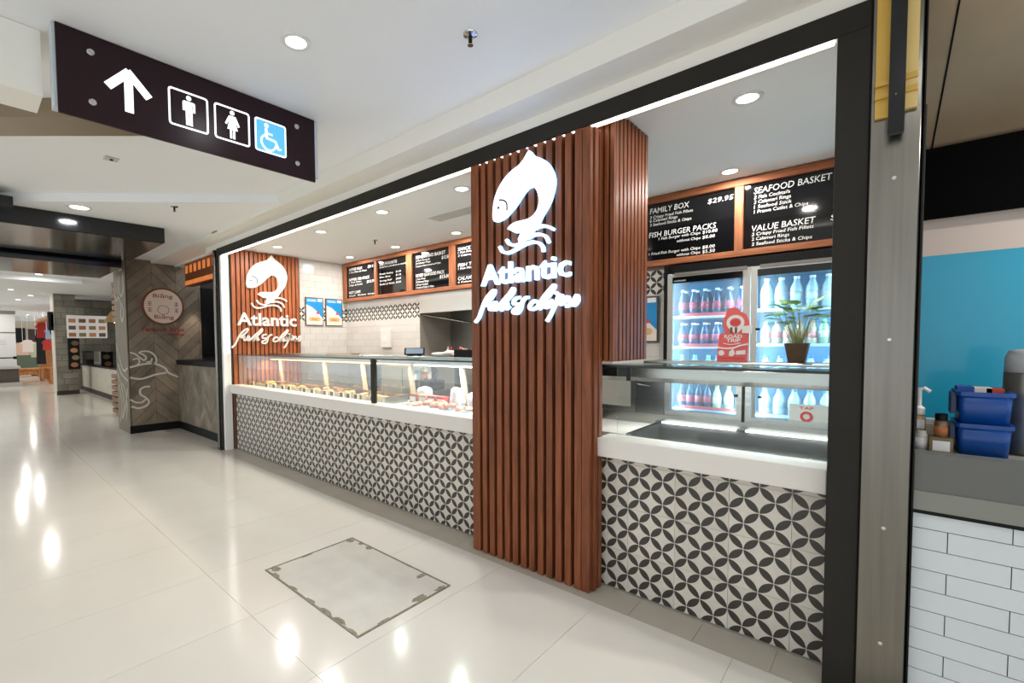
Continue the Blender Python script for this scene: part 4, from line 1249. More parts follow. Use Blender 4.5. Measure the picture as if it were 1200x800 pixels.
# counter-top items on the left case / back
def top_box(name, label, cat, x, y, z, parts):
    t = thing(name, label, cat, (x, y, z))
    return t
t = thing('tablet_terminal', 'small dark touch screen terminal tilted on the counter below the menu boards', 'tablet', (-3.42, 3.0, 1.286), rz=0.75)
Mt = Matrix.Rotation(math.radians(-32), 4, 'X')
MB().box(-.10, .10, -.006, .006, 0, .075).xf(Matrix.Translation((0, 0, .012)) @ Mt).build('screen_frame', m_black, t, local=True)
MB().box(-.085, .085, -.008, -.006, .008, .067).xf(Matrix.Translation((0, 0, .012)) @ Mt).build('screen', mat('tablet_screen', (110, 124, 138), 0.2, emit=0.5, ecol=(110, 130, 150)), t, local=True)
MB().box(-.07, .07, -.01, .06, 0, .014).build('foot', m_black, t, local=True)
m_wrap = mat('wrap_paper', (236, 232, 226), 0.6, var=0.05, scale=30)
for i in range(3):
    o = link('wrapping_paper_pack', lump_mesh('wrapping_paper_pack', m_wrap, .13 - .02 * i, .07, .018, 30 + i))
    o.location = (-3.05 + .09 * i, 3.03, 1.306 + .014 * (i % 2))
    tag(o, ['flat pack of white wrapping paper next to the terminal', 'middle pack of white wrapping paper on the case top', 'white wrapping paper pack beside the black tray'][i], 'paper pack', 'packs of wrapping paper')
t = thing('black_condiment_tray', 'long black tray of sauce sachets on the case beside the pillar', 'tray', (-2.50, 3.02, 1.286))
MB().ring(rrect(-.33, .33, -.08, .08, .01), rrect(-.32, .32, -.07, .07, .01), 0.004, .062, 'z').build('rim', m_black, t, local=True)
MB().box(-.33, .33, -.08, .08, 0, .006).build('base', m_black, t, local=True)
sach = [lump_mesh('sauce_sachet', mat('sachet_%d' % i, c_, 0.45), .035, .026, .012, 40 + i, 1) for i, c_ in enumerate(((232, 196, 180), (214, 84, 70), (238, 234, 226)))]
for k in range(22):
    o = link('sauce_sachet', sach[k % 3])
    o.location = (-2.50 + rr.uniform(-.28, .28), 3.02 + rr.uniform(-.05, .05), 1.345 + rr.uniform(0, .014))
    o.rotation_euler = (rr.uniform(-.5, .5), rr.uniform(-.5, .5), rr.uniform(0, 6))
    tag(o, 'small sauce sachet in the long black tray beside the pillar', 'sachet', 'sauce sachets in the black tray')
t = thing('black_cutlery_cup', 'black cup of blue wooden fork packs standing beside the pillar', 'cup', (-2.33, 3.09, 1.286))
MB().lathe([(.04, 0), (.046, .15)], seg=14).build('cup', m_black, t, local=True)
MB().box(-.025, .025, -.05, -.045, .05, .11).build('printed_label', m_paper, t, local=True)
for k in range(5):
    MB().box(-.03 + .013 * k, -.02 + .013 * k, -.01, .0, .14, .17 + .006 * (k % 3)).build('fork_pack', mat('fork_pack_blue', (50, 150, 180), 0.5), t, local=True)
def squeeze(name, label, x, y, z, c_, cap):
    t = thing(name, label, 'bottle', (x, y, z), 'bottles on the cooking bench')
    MB().lathe([(.034, 0), (.036, .01), (.036, .14), (.03, .16), (.012, .17)], seg=12).build('body', mat('sq_' + str(c_), c_, 0.4), t, True, local=True)
    MB().lathe([(.014, .17), (.013, .185), (.004, .215)], seg=10).build('nozzle', mat('sqc_' + str(cap), cap, 0.4), t, local=True)
squeeze('squeeze_bottle', 'cream squeeze bottle on the bench under the hood', -4.35, 4.42, 1.15, (236, 228, 204), (240, 236, 226))
squeeze('squeeze_bottle', 'clear squeeze bottle with red nozzle on the bench under the hood', -4.15, 4.45, 1.15, (176, 170, 128), (208, 50, 46))
squeeze('squeeze_bottle', 'red topped short sauce bottle between the squeeze bottles', -4.25, 4.38, 1.15, (196, 60, 54), (208, 50, 46))
t = thing('steel_bowl', 'small steel bowl on the bench under the hood', 'bowl', (-3.9, 4.42, 1.15))
MB().lathe([(.03, 0), (.06, .03), (.072, .07), (.066, .07), (.055, .034), (.025, .008)], seg=16).build('bowl', m_steelh, t, True, local=True)
t = thing('serving_board', 'thin wooden serving board on the case top in front of the white tiles', 'board', (-4.75, 3.04, 1.286))
MB().prism(rrect(-.32, .2, -.03, .03, .02), 0, .012, 'z').build('blade', mat('board_wood', (206, 176, 142), 0.5), t, local=True)
MB().prism(rrect(.2, .36, -.012, .012, .01), 0, .012, 'z').build('handle', mat('board_handle', (150, 104, 70), 0.5), t, local=True)
t = thing('wall_switch_box', 'pale square box on the tiled back wall above the case', 'switch box', (-5.45, 4.24, 1.42))
MB().box(-5.55, -5.33, 4.20, 4.243, 1.35, 1.62).build('cover', mat('switch_cover', (226, 222, 214), 0.4), t, bevel=0.006)
MB().box(-5.50, -5.38, 4.196, 4.20, 1.44, 1.52).build('flap', m_white, t)
# things behind the left case, seen through the glass
t = thing('steel_prep_cabinet', 'tall stainless prep cabinet behind the warm glass case', 'cabinet', (-4.5, 4.0, 0))
MB().box(-4.95, -4.05, 3.75, 4.23, 0.004, 1.12).build('body', mat('cabinet_warm_steel', (196, 184, 164), 0.35, metal=0.7), t, bevel=.004)
MB().box(-4.51, -4.50, 3.745, 3.75, 0.05, 1.10).build('door_gap', m_black, t)
MB().box(-5.5, -5.2, 3.85, 4.2, 0.004, 1.1).build('side_unit', m_darkframe, t)
t = thing('coffee_grinder', 'dark steel appliance behind the case near the divider', 'appliance', (-3.75, 3.5, 0.9))
MB().box(-3.95, -3.55, 3.35, 3.65, 0.004, 0.90).build('stand', m_steelh, t)
MB().box(-3.88, -3.60, 3.38, 3.6, 0.90, 1.0).build('base', m_black, t, bevel=.01)
MB().lathe([(.09, 1.0), (.10, 1.1), (.06, 1.16)], -3.74, 3.49, 0, 14).build('bowl', m_chrome, t)
t = thing('spray_bottle', 'clear spray bottle with blue trigger behind the warm glass case', 'spray bottle', (-4.02, 3.55, 0.9))
MB().lathe([(.035, 0), (.035, .12), (.012, .16)], seg=10).build('body', mat('spray_clear', (206, 220, 226), 0.2), t, True, local=True)
MB().box(-.015, .045, -.012, .012, .16, .20).build('trigger_head', mat('spray_blue', (40, 150, 200), 0.4), t, local=True)
MB().box(-.12, .12, -.12, .12, -.9, -.002).build('stand', m_steelh, t, local=True)

# ================================================================== FLOOR ACCESS COVER
ac = thing('floor_access_cover', 'square floor access cover with worn metal rim set in the white floor', 'access cover', (-2.335, 1.55, 0))
m_rim = mat('cover_rim_metal', (132, 124, 108), 0.45, metal=0.4, var=0.3, scale=30)
X0, X1, Y0, Y1 = -2.835, -1.837, 1.23, 1.868
MB().box(X0 + .006, X1 - .006, Y0 + .006, Y1 - .006, -0.002, 0.0025).build('slab', mat('cover_slab', (206, 202, 192), 0.3, var=0.06, scale=7), ac)
MB().ring([(X0, Y0), (X1, Y0), (X1, Y1), (X0, Y1)], [(X0 + .011, Y0 + .011), (X1 - .011, Y0 + .011), (X1 - .011, Y1 - .011), (X0 + .011, Y1 - .011)], 0.0, 0.0045, 'z').build('rim', m_rim, ac)
m_chip = mat('chipped_mortar', (140, 130, 112), 0.8, var=0.35, scale=60)
rc = random.Random(5)
def chip(cx, cy, r, ry=None):
    n = 11
    pts = [(cx + (r * rc.uniform(.5, 1.1)) * math.cos(2 * math.pi * k / n), cy + ((ry or r) * rc.uniform(.5, 1.1)) * math.sin(2 * math.pi * k / n)) for k in range(n)]
    pts = clip_rect(pts, X0 - .01, X1 + .01, Y0 - .01, Y1 + .01)
    if pts:
        MB().prism(pts, 0.002, 0.0034, 'z').build('chip', m_chip, ac)
for cx, cy, r, ry in [(-2.80, 1.28, .045, .03), (-2.72, 1.245, .05, .018), (-2.80, 1.83, .05, .028), (-2.70, 1.85, .03, .02), (-2.6, 1.85, .035, .03), (-2.5, 1.243, .06, .012), (-2.3, 1.243, .05, .016), (-2.15, 1.245, .06, .018), (-2.02, 1.248, .05, .02), (-1.90, 1.243, .05, .014), (-1.853, 1.4, .008, .06), (-1.87, 1.66, .035, .055), (-1.86, 1.8, .02, .05), (-2.05, 1.835, .022, .05), (-2.2, 1.862, .05, .01), (-2.82, 1.5, .012, .06), (-2.83, 1.7, .01, .05)]:
    chip(cx, cy, r, ry)

# ================================================================== TOILET SIGN
XS = -2.78
ts = thing('toilet_direction_sign', 'dark hanging sign with white arrow and toilet symbols', 'sign', (XS, 0.97, 2.46))
m_sign = mat('sign_plum_black', (44, 30, 34), 0.3, spec=0.12)
m_sgl = mat('sign_lit_white', (255, 255, 255), 0.5, emit=1.15, ecol=(246, 250, 255))
m_sbl = mat('sign_lit_blue', (90, 175, 235), 0.5, emit=0.75, ecol=(84, 174, 238))
MB().box(XS - 0.012, XS, 0.336, 1.602, 2.466, 2.862).build('front_panel', m_sign, ts)
MB().box(XS - 0.10, XS - 0.014, 0.325, 1.632, 2.50, 2.864).build('light_box', mat('sign_box', (196, 206, 212), 0.4), ts)
MB().box(XS - 0.115, XS - 0.102, 0.336, 1.602, 2.56, 2.862).build('back_panel', m_sign, ts)
def sx(poly, nm, m, d=0.002): return MB().prism(poly, XS, XS + d, 'x').build(nm, m, ts)
ar = MB()
def bar(p, q, wd):
    dx, dy = q[0] - p[0], q[1] - p[1]
    l = math.hypot(dx, dy); nx, ny = -dy / l * wd / 2, dx / l * wd / 2
    return [(p[0] + nx, p[1] + ny), (q[0] + nx, q[1] + ny), (q[0] - nx, q[1] - ny), (p[0] - nx, p[1] - ny)]
ar.prism(bar((.603, 2.556), (.603, 2.75), .036), XS, XS + .002, 'x')
ar.prism(bar((.519, 2.652), (.608, 2.753), .036), XS, XS + .0025, 'x')
ar.prism(bar((.688, 2.654), (.598, 2.753), .036), XS, XS + .003, 'x')
ar.build('arrow', m_sgl, ts)
def rbox(y0, y1, nm, m=m_sgl):
    MB().ring(rrect(y0, y1, 2.562, 2.755, .016), rrect(y0 + .009, y1 - .009, 2.571, 2.746, .010), XS, XS + .002, 'x').build(nm, m, ts)
rbox(.772, .963, 'symbol_frame'); rbox(.993, 1.186, 'symbol_frame')
sx(rrect(1.215, 1.407, 2.562, 2.755, .016), 'blue_panel', m_sbl, .0015)
rbox(1.215, 1.407, 'symbol_frame')
mn = MB()
cy = .868
mn.prism(circle(cy, 2.724, .0125, 14), XS, XS + .002, 'x')
mn.prism([(cy - .024, 2.706), (cy + .024, 2.706), (cy + .030, 2.70), (cy + .030, 2.655), (cy + .020, 2.655), (cy + .020, 2.692), (cy + .016, 2.692), (cy + .016, 2.582), (cy + .002, 2.582), (cy + .002, 2.645), (cy - .002, 2.645), (cy - .002, 2.582), (cy - .016, 2.582), (cy - .016, 2.692), (cy - .020, 2.692), (cy - .020, 2.655), (cy - .030, 2.655), (cy - .030, 2.70)], XS, XS + .002, 'x')
mn.build('man_symbol', m_sgl, ts)
wm_ = MB()
cy = 1.089
wm_.prism(circle(cy, 2.726, .0125, 14), XS, XS + .002, 'x')
wm_.prism([(cy - .018, 2.708), (cy + .018, 2.708), (cy + .040, 2.66), (cy + .030, 2.655), (cy + .014, 2.69), (cy + .028, 2.632), (cy + .014, 2.632), (cy + .014, 2.583), (cy + .003, 2.583), (cy + .003, 2.632), (cy - .003, 2.632), (cy - .003, 2.583), (cy - .014, 2.583), (cy - .014, 2.632), (cy - .028, 2.632), (cy - .014, 2.69), (cy - .030, 2.655), (cy - .040, 2.66)], XS, XS + .002, 'x')
wm_.build('woman_symbol', m_sgl, ts)
wc = MB()
wc.prism(circle(1.284, 2.722, .0125, 14), XS + .0015, XS + .004, 'x')
wc.stroke([(1.282, 2.705), (1.284, 2.662), (1.288, 2.645)], .014, XS + .0015, XS + .004, 'x')
wc.stroke([(1.286, 2.678), (1.32, 2.676)], .009, XS + .0015, XS + .004, 'x')
wc.stroke([(1.288, 2.648), (1.318, 2.646), (1.338, 2.642)], .012, XS + .0015, XS + .004, 'x')
wc.stroke([(1.338, 2.645), (1.35, 2.615), (1.358, 2.598)], .012, XS + .0015, XS + .004, 'x')
wc.stroke([(1.355, 2.600), (1.374, 2.604)], .010, XS + .0015, XS + .004, 'x')
wc.stroke([(1.278, 2.668), (1.256, 2.645), (1.253, 2.615), (1.274, 2.586), (1.306, 2.58), (1.334, 2.600), (1.340, 2.618)], .010, XS + .0015, XS + .004, 'x')
wc.build('wheelchair_symbol', m_sgl, ts)
for y, z in ((.46, 2.78), (.46, 2.552), (1.478, 2.78), (1.478, 2.552)):
    MB().lathe([(.016, 0), (.016, .006), (.013, .009)], seg=16).xf(Matrix.Translation((XS, y, z)) @ Matrix.Rotation(math.pi / 2, 4, 'Y')).build('fixing_cap', m_chrome, ts)

dp = thing('ceiling_drop_panel', 'plain white ceiling drop beside the left end of the toilet sign', 'bulkhead', (-3.15, 0.1, 2.62))
MB().box(-3.15, -2.915, -1.2, 0.30, 2.568, 2.863).build('box', m_cornice, dp)
bm_ = thing('bronze_ceiling_beam', 'brown bronze clad ceiling beam behind the toilet sign', 'beam', (-3.9, 0.3, 2.72))
dv = Vector((1, 1, 0)).normalized(); nv = Vector((-1, 1, 0)).normalized()
p0, p1 = Vector((-4.872, -0.734, 0)), Vector((-3.316, 0.728, 0))
q = [p0, p1, p1 + nv * .25, p0 + nv * .25]
MB().prism([(v.x, v.y) for v in q], 2.755, 2.863, 'z').build('cladding', mat('bronze_clad', (150, 134, 112), 0.3, metal=0.6), bm_)

# ================================================================== NEIGHBOUR: GREY CHEVRON SHOP
XH = -8.88
m_plank = mat('grey_plank', (130, 115, 97), 0.6, var=0.3, scale=4, rnd=0.22, bump=0.1)
m_plankgap = mat('plank_gap', (58, 51, 44), 0.8)
def chevron(parent, axis, n, u0, u1, v0, v1, cw, th, depth, m):
    k = 0
    u = u0
    while u < u1 - 1e-6:
        up = 1 if k % 2 == 0 else -1
        v = v0 - cw - th
        while v < v1 + cw:
            a, b = (v, v + cw) if up > 0 else (v + cw, v)
            g = 0.004
            poly = [(u + g / 2, a + g), (u + cw - g / 2, b + g), (u + cw - g / 2, b + th - g), (u + g / 2, a + th - g)]
            poly = clip_rect(poly, u0, u1, v0, v1)
            if poly and abs(sum(poly[i][0] * poly[(i + 1) % len(poly)][1] - poly[(i + 1) % len(poly)][0] * poly[i][1] for i in range(len(poly)))) > 1e-3:
                MB().prism(poly, n, n + depth, axis).build('plank', m, parent)
            v += th
        u += cw
        k += 1
hw = MB().box(XH - 0.77, XH, 1.79, 3.6, 0, 2.785).build('wall_chevron', m_plankgap)
struct(hw)
chevron(hw, 'x', XH, 1.80, 2.85, 0.125, 2.78, 0.34, 0.19, 0.012, m_plank)
MB().box(XH - .77, XH + .01, 1.777, 1.79, 0.0, 2.785).build('side_cladding', mat('grey_side_board', (132, 121, 102), 0.6, var=0.25, scale=3, stretch=(6, 6, .6)), hw)
lw = MB().box(XH + 0.012, -6.68, 2.485, 2.56, 0, 1.08).build('wall_low', m_plankgap)
struct(lw)
m_plank2 = mat('grey_plank_pale', (140, 128, 110), 0.6, var=0.3, scale=4, rnd=0.2)
chevron(lw, 'y', 2.485, XH + 0.02, -6.68, 0.12, 1.08, 0.24, 0.12, -0.010, m_plank2)
c = MB().box(XH + 0.012, -6.67, 2.45, 2.80, 1.085, 1.16).build('countertop_slab', m_black)
tag(c, 'black counter top on the low chevron wall of the neighbouring shop', 'countertop')
c = MB().box(XH, XH + 0.02, 1.777, 2.47, 0, 0.12).box(XH, -6.66, 2.462, 2.475, 0, 0.12).build('baseboard_left', m_black)
struct(c)
c = MB().box(-8.875, -6.6, 3.6, 3.7, 0, 2.785).build('wall_dark', m_black)
struct(c)
# round sign
rs = thing('round_wall_sign', 'round white wall sign with brown rim and red print on the grey chevron wall', 'sign', (XH, 2.285, 1.74))
MB().prism(circle(2.285, 2.05, .30, 32, .305), XH + .013, XH + .04, 'x').build('rim', mat('round_rim', (120, 62, 38), 0.4), rs)
MB().prism(circle(2.285, 2.05, .272, 32, .277), XH + .04, XH + .046, 'x').build('face', mat('round_face', (196, 176, 160), 0.5, emit=0.12, ecol=(220, 190, 170)), rs)
m_rust = mat('rust_print', (132, 62, 42), 0.5)
t = MB()
for body, a, b, v, cap in [('Bi\u0101ng', 2.14, 2.42, 2.19, .065), ('Bi\u0101ng', 2.15, 2.43, 1.845, .065)]:
    put_text(t, body, a, v, cap, b, XH + .0475, 'x', bold=0.01)
t.build('lettering', m_rust, rs)
t = MB()
for (u, v) in ((2.09, 2.09), (2.09, 1.99), (2.47, 2.09), (2.47, 1.99)):
    t.stroke([(u - .03, v + .025), (u + .03, v + .025)], .008, XH + .046, XH + .048, 'x')
    t.stroke([(u, v + .035), (u, v - .03)], .008, XH + .046, XH + .048, 'x')
    t.stroke([(u - .03, v - .005), (u + .03, v - .005)], .008, XH + .046, XH + .048, 'x')
    t.stroke([(u - .03, v - .03), (u + .03, v - .03)], .008, XH + .046, XH + .048, 'x')
t.build('printed_characters', m_rust, rs)
t = MB()
t.ring(circle(2.28, 1.99, .085, 20, .075), circle(2.28, 1.99, .078, 20, .068), XH + .046, XH + .048, 'x')
t.build('printed_emblem', m_rust, rs)
t = thing('red_script_lettering', 'red lettering under the round sign on the chevron wall', 'lettering', (XH, 2.28, 1.57))
q = MB()
put_text(q, 'Famous Xi\'an', 1.975, 1.64, .07, 2.585, XH + .0142, 'x', bold=0.02, extrude=0.03, shear=.2)
put_text(q, 'noodles', 2.32, 1.575, .045, 2.585, XH + .0142, 'x', bold=0.02, extrude=0.03)
q.build('letters', mat('red_letters', (140, 46, 30), 0.5), t)
# white vine line art
va = thing('white_vine_artwork', 'white curling vine drawing on the chevron planks below the round sign', 'artwork', (XH, 1.8, 0.3))
m_line = mat('art_line', (214, 206, 192), 0.6)
def A(pts, wd=.024):
    MB().stroke(pts, wd, XH + .0125, XH + .019, 'x').build('line', m_line, va)
va2 = thing('white_vine_artwork', 'white leafy vine drawing on the narrow left side of the grey column', 'artwork', (-9.2, 1.775, 0.1))
def B(pts, wd=.024):
    MB().stroke(pts, wd, 1.777, 1.770, 'y').build('line', m_line, va2)
A([(1.81, 1.30), (1.88, 1.27), (1.95, 1.20), (2.0, 1.17), (2.02, 1.22), (1.97, 1.27), (1.93, 1.29), (1.99, 1.315), (2.08, 1.30), (2.15, 1.23), (2.16, 1.14), (2.1, 1.11)])
A([(1.84, 1.18), (1.91, 1.20), (1.93, 1.14), (1.90, 1.10)], .02)
A([(2.02, 1.14), (2.09, 1.15), (2.10, 1.20)], .02)
A([(1.80, 1.06), (1.95, 1.10), (2.13, 1.11), (2.28, 1.03), (2.33, .95), (2.47, .87)], .028)
A([(1.80, .90), (1.95, .87), (2.15, .93), (2.30, .95)], .028)
A([(2.06, .735), (2.0, .74), (1.93, .70), (1.93, .62), (2.0, .56), (2.04, .49), (2.0, .43), (1.9, .40), (1.80, .44)], .028)
A([(1.79, .55), (1.86, .50), (1.94, .49), (2.0, .54)], .024)
B([(-9.58, 1.45), (-9.3, 1.1), (-9.1, 1.0), (-8.89, 1.05)])
B([(-9.5, 1.1), (-9.3, .95), (-8.9, .85)])
B([(-9.55, .95), (-9.3, .7), (-9.2, .45), (-9.35, .2), (-9.15, .35), (-9.0, .6), (-8.92, .72)])
B([(-9.5, .75), (-9.35, .5), (-9.4, .3), (-9.5, .12)], .02)
B([(-9.3, .8), (-9.1, .68), (-9.0, .42), (-9.1, .2)], .02)
B([(-9.2, 2.62), (-9.0, 2.6), (-8.95, 2.35), (-9.1, 2.2), (-9.25, 2.35), (-9.2, 2.55)], .026)
B([(-9.55, 2.3), (-9.45, 2.15), (-9.3, 2.2), (-9.15, 2.05), (-9.2, 1.9), (-9.1, 1.8), (-9.0, 1.95), (-9.1, 2.1)], .026)
# copper pelmet over the neighbour's counter
cp = thing('copper_pelmet', 'copper coloured lit pelmet hanging over the neighbouring counter', 'pelmet', (-7.5, 2.55, 2.36))
m_cop = mat('copper_sheet', (150, 82, 40), 0.35, metal=0.6, var=0.3, scale=6)
m_copl = mat('copper_glow', (220, 130, 66), 0.4, emit=0.55, ecol=(232, 132, 62), var=0.3, scale=8)
MB().box(-8.45, -6.67, 2.50, 2.62, 2.36, 2.72).build('body', m_cop, cp)
for k in range(9):
    MB().box(-8.40 + k * .195, -8.30 + k * .195, 2.494, 2.50, 2.56, 2.68).build('lit_opening', m_copl, cp)
    MB().box(-8.43 + k * .195, -8.25 + k * .195, 2.494, 2.50, 2.375, 2.44).build('lit_band', m_copl, cp)
ld = bpy.data.lights.new('lamp', 'SPOT'); ld.energy = 45; ld.spot_size = math.radians(40); ld.spot_blend = .4; ld.color = (1, .86, .72); ld.shadow_soft_size = .03
lo = bpy.data.objects.new('lamp', ld); COL.objects.link(lo); lo.parent = cp; lo.matrix_parent_inverse = WM[cp.name].inverted(); lo.location = (-8.62, 2.72, 2.42); lo.rotation_euler = (0, math.radians(8), 0)
bp = MB().box(XH + .012, XH + .03, 2.86, 3.55, 1.2, 2.4).build('dark_wall_panel', m_black)
tag(bp, 'black panel on the neighbouring wall below the copper pelmet', 'panel')

# black bulkheads
m_mirror = mat('dark_mirror_soffit', (74, 64, 56), 0.12, metal=0.85, var=0.1, scale=1.5)
b = thing('black_bulkhead', 'glossy black ceiling bulkhead above the chevron shop, nearest to the toilet sign', 'bulkhead', (-7.1, 0.2, 2.61))
MB().box(-7.92, -6.31, -3.0, 1.668, 2.612, 2.783).build('box', m_blackgloss, b)
MB().box(-7.90, -6.33, -3.0, 1.650, 2.606, 2.612).build('soffit_panel', m_mirror, b)
MB().box(-6.309, -5.95, -3.0, 0.375, 2.70, 2.783).build('return_box', m_blackgloss, b)
b = thing('black_bulkhead', 'second black ceiling bulkhead further along above the grey column', 'bulkhead', (-9, 0.2, 2.52))
MB().box(-9.62, -8.12, -3.0, 1.60, 2.526, 2.783).build('box', m_blackgloss, b)
MB().box(-9.60, -8.14, -3.0, 1.585, 2.52, 2.526).build('soffit_panel', m_mirror, b)

# ================================================================== FAR SHOPS AT THE LEFT
sc_t = thing('stone_column', 'grey stone clad column at the distant food counter', 'column', (-17.8, 2.05, 0))
m_stone = mat('grey_stone', (122, 118, 106), 0.7, var=0.2, scale=3, rnd=0.2)
MB().box(-18.1, -17.56, 1.84, 2.30, 0, 2.899).build('core', m_plankgap, sc_t)
rs_ = random.Random(9)
nrow = 16
for k in range(nrow):
    z0 = 0.12 + k * (2.77 / nrow); z1 = z0 + 2.77 / nrow - .008
    cut = rs_.uniform(1.95, 2.2)
    MB().box(-17.56, -17.53, 1.835, cut - .004, z0, z1).build('stone', m_stone, sc_t)
    MB().box(-17.56, -17.53 + rs_.uniform(0, .012), cut + .004, 2.30, z0, z1).build('stone', m_stone, sc_t)
MB().box(-17.56, -17.5, 1.82, 2.32, 0.0, .12).build('plinth', m_plankgap, sc_t)
MB().box(-18.1, -17.52, 1.815, 1.835, 0, 2.899).build('lit_side', mat('stone_lit_side', (196, 190, 176), 0.7), sc_t)  # the light on this side of the column is put into its colour
sw2 = MB().box(-19.4, -19.2, 2.30, 4.6, 0, 2.899).build('wall_stone', m_plankgap)
struct(sw2)
for k in range(12):
    z0 = 0.0 + k * (2.89 / 12)
    for j in range(3):
        y0 = 2.30 + j * .45 + (.2 if k % 2 else 0)
        MB().box(-19.2, -19.17, y0, y0 + .44, z0 + .004, z0 + 2.89 / 12 - .006).build('stone', m_stone, sw2)
fc = thing('pale_tiled_food_counter', 'pale tiled food counter with dark glass screen at the distant shop', 'counter', (-16.2, 2.8, 0))
MB().box(-19.15, -12.5, 2.62, 3.1, 0.12, 0.80).build('front', mat('pale_tile', (186, 180, 164), 0.5, var=0.15, scale=8), fc)
MB().box(-19.15, -12.5, 2.60, 3.1, 0, 0.12).build('kick', m_plankgap, fc)
MB().box(-19.15, -12.5, 2.58, 3.15, 0.80, 0.84).build('top', m_black, fc)
MB().box(-19.0, -12.5, 2.62, 2.64, 0.84, 1.25).build('screen', glass_mat('dark_screen', (120, 130, 130), 0.8), fc)
for k in range(6):
    MB().box(-18.6 + k * 0.95, -18.2 + k * .95, 2.7, 2.95, 0.84, 1.0 + .06 * (k % 3)).build('case_tray', mat('far_dark_%d' % (k % 3), [(40, 40, 38), (84, 82, 70), (52, 60, 54)][k % 3], 0.5), fc)
c = MB().box(-19.1, -10, 4.2, 4.3, 0, 2.899).build('wall_food', mat('far_food_wall', (70, 66, 58), 0.7))
struct(c)
ml = thing('picture_menu_board', 'white menu board with rows of dish photos on the stone column', 'menu board', (-17.5, 2.55, 1.64))
MB().box(-17.525, -17.48, 2.09, 3.02, 1.64, 2.30).build('panel', mat('far_menu_white', (210, 206, 204), 0.5, emit=0.12, ecol=(230, 224, 224)), ml)
mc = [mat('dish_%d' % i, c_, 0.5) for i, c_ in enumerate(((150, 96, 60), (120, 112, 70), (176, 120, 80), (96, 76, 60)))]
for r in range(3):
    for k in range(4):
        MB().box(-17.48, -17.475, 2.13 + k * .23, 2.29 + k * .23, 1.68 + r * .205, 1.79 + r * .205).build('dish_photo', mc[(r * 3 + k) % 4], ml)
fp = thing('dish_poster', 'dark poster of plated dishes hanging below the picture menu board', 'poster', (-17.5, 2.22, 0.74))
MB().box(-17.525, -17.50, 2.10, 2.36, 0.73, 1.62).build('sheet', m_black, fp)
for k in range(4):
    MB().prism(circle(2.23 + .03 * (k % 2), .86 + k * .21, .085, 14, .07), -17.50, -17.493, 'x').build('dish_photo', mc[k], fp)
for i, (x, y, z, l) in enumerate(((-14.5, 2.7, 2.0, 'lower brown cone pendant lamp over the distant food counter'), (-13.2, 2.75, 2.15, 'upper brown cone pendant lamp over the distant food counter'))):
    t = thing('pendant_lamp', l, 'pendant lamp', (x, y, z), 'brown pendant lamps')
    MB().lathe([(.26, 0), (.25, .03), (.10, .28), (.03, .30)], seg=14).build('shade', mat('shade_brown', (150, 118, 70), 0.6), t, local=True)
    MB().tube([(0, 0, .30), (0, 0, 2.899 - z)], .008, 5).build('cord', m_black, t, local=True)
    MB().lathe([(.05, -.0), (.05, -.02)], seg=10).build('bulb', mat('warm_bulb', (255, 220, 170), .4, emit=4, ecol=(255, 214, 160)), t, local=True)
m_crate = wood_mat('crate_wood', (136, 100, 72), 0.6)
for i, (z0, n, l, x) in enumerate(((1.86, 7, 'hanging rack of brown wooden crates beside the grey vine column', -11.6), (0.0, 7, 'stack of brown wooden crates on the floor beside the grey vine column', -11.9))):
    t = thing('crate_stack', l, 'crates', (x, 2.42, z0))
    MB().box(x - .02, x + .6, 2.18, 2.5, z0, z0 + n * .118).build('dark_back', m_black, t)
    if z0 > 1:
        MB().box(x + .25, x + .35, 2.3, 2.4, z0 + n * .118, 2.8995).build('ceiling_strap', m_black, t)
    for k in range(n):
        MB().box(x - .03, x + .62, 2.10, 2.17, z0 + k * .118 + .03, z0 + k * .118 + .112).build('crate_board', m_crate, t)
        MB().box(x + .60, x + .64, 2.10, 2.5, z0 + k * .118 + .03, z0 + k * .118 + .112).build('crate_board', m_crate, t)
# kiosk
kk = thing('white_kiosk', 'white panelled kiosk with dark base at the far left of the walkway', 'kiosk', (-23, 0.7, 0))
MB().box(-25.5, -22.6, -1.5, 1.45, 0.0, 0.14).build('plinth', mat('kiosk_plinth', (176, 172, 164), 0.5), kk)
MB().box(-25.4, -22.8, -1.5, 1.38, 0.14, 0.62).build('base', mat('kiosk_dark', (84, 74, 66), 0.6), kk)
MB().box(-25.5, -22.7, -1.5, 1.42, 0.62, 0.70).build('worktop', mat('kiosk_top', (186, 184, 178), 0.4), kk)
MB().box(-24.0, -23.9, -1.5, 1.40, 0.70, 1.92).build('panel', mat('kiosk_white', (226, 226, 224), 0.5), kk)
MB().box(-24.0, -23.9, -1.5, 0.52, 1.93, 2.6).build('panel', mat('kiosk_white'), kk)
MB().box(-24.0, -23.9, 0.74, 1.40, 1.93, 2.6).build('panel', mat('kiosk_white'), kk)
MB().box(-24.05, -23.88, 0.5, 0.74, 1.93, 2.72).build('post', mat('kiosk_grey', (128, 122, 114), 0.5), kk)
MB().box(-24.1, -23.85, -1.5, 1.42, 2.6, 2.72).build('header', mat('kiosk_grey'), kk)
MB().box(-23.89, -23.87, -1.5, 1.41, 1.915, 1.93).build('joint', m_black, kk)
for z in (1.62, 1.55, 1.48):
    MB().box(-23.9, -23.895, 0.2, 1.15, z, z + .02).build('printed_line', mat('kiosk_print', (196, 196, 196), .6), kk)
t = thing('kiosk_tap', 'black swing arm on the white kiosk worktop', 'arm', (-23.2, 0.7, 0.70))
MB().box(-23.3, -23.1, 0.55, 0.82, 0.70, 0.98).build('block', m_black, t)
MB().box(-23.25, -23.15, 0.3, 1.32, 0.98, 1.02).build('arm', m_black, t)
MB().lathe([(.05, 0.95), (.05, 1.05)], -23.2, 1.32, 0, 10).build('head', m_black, t)
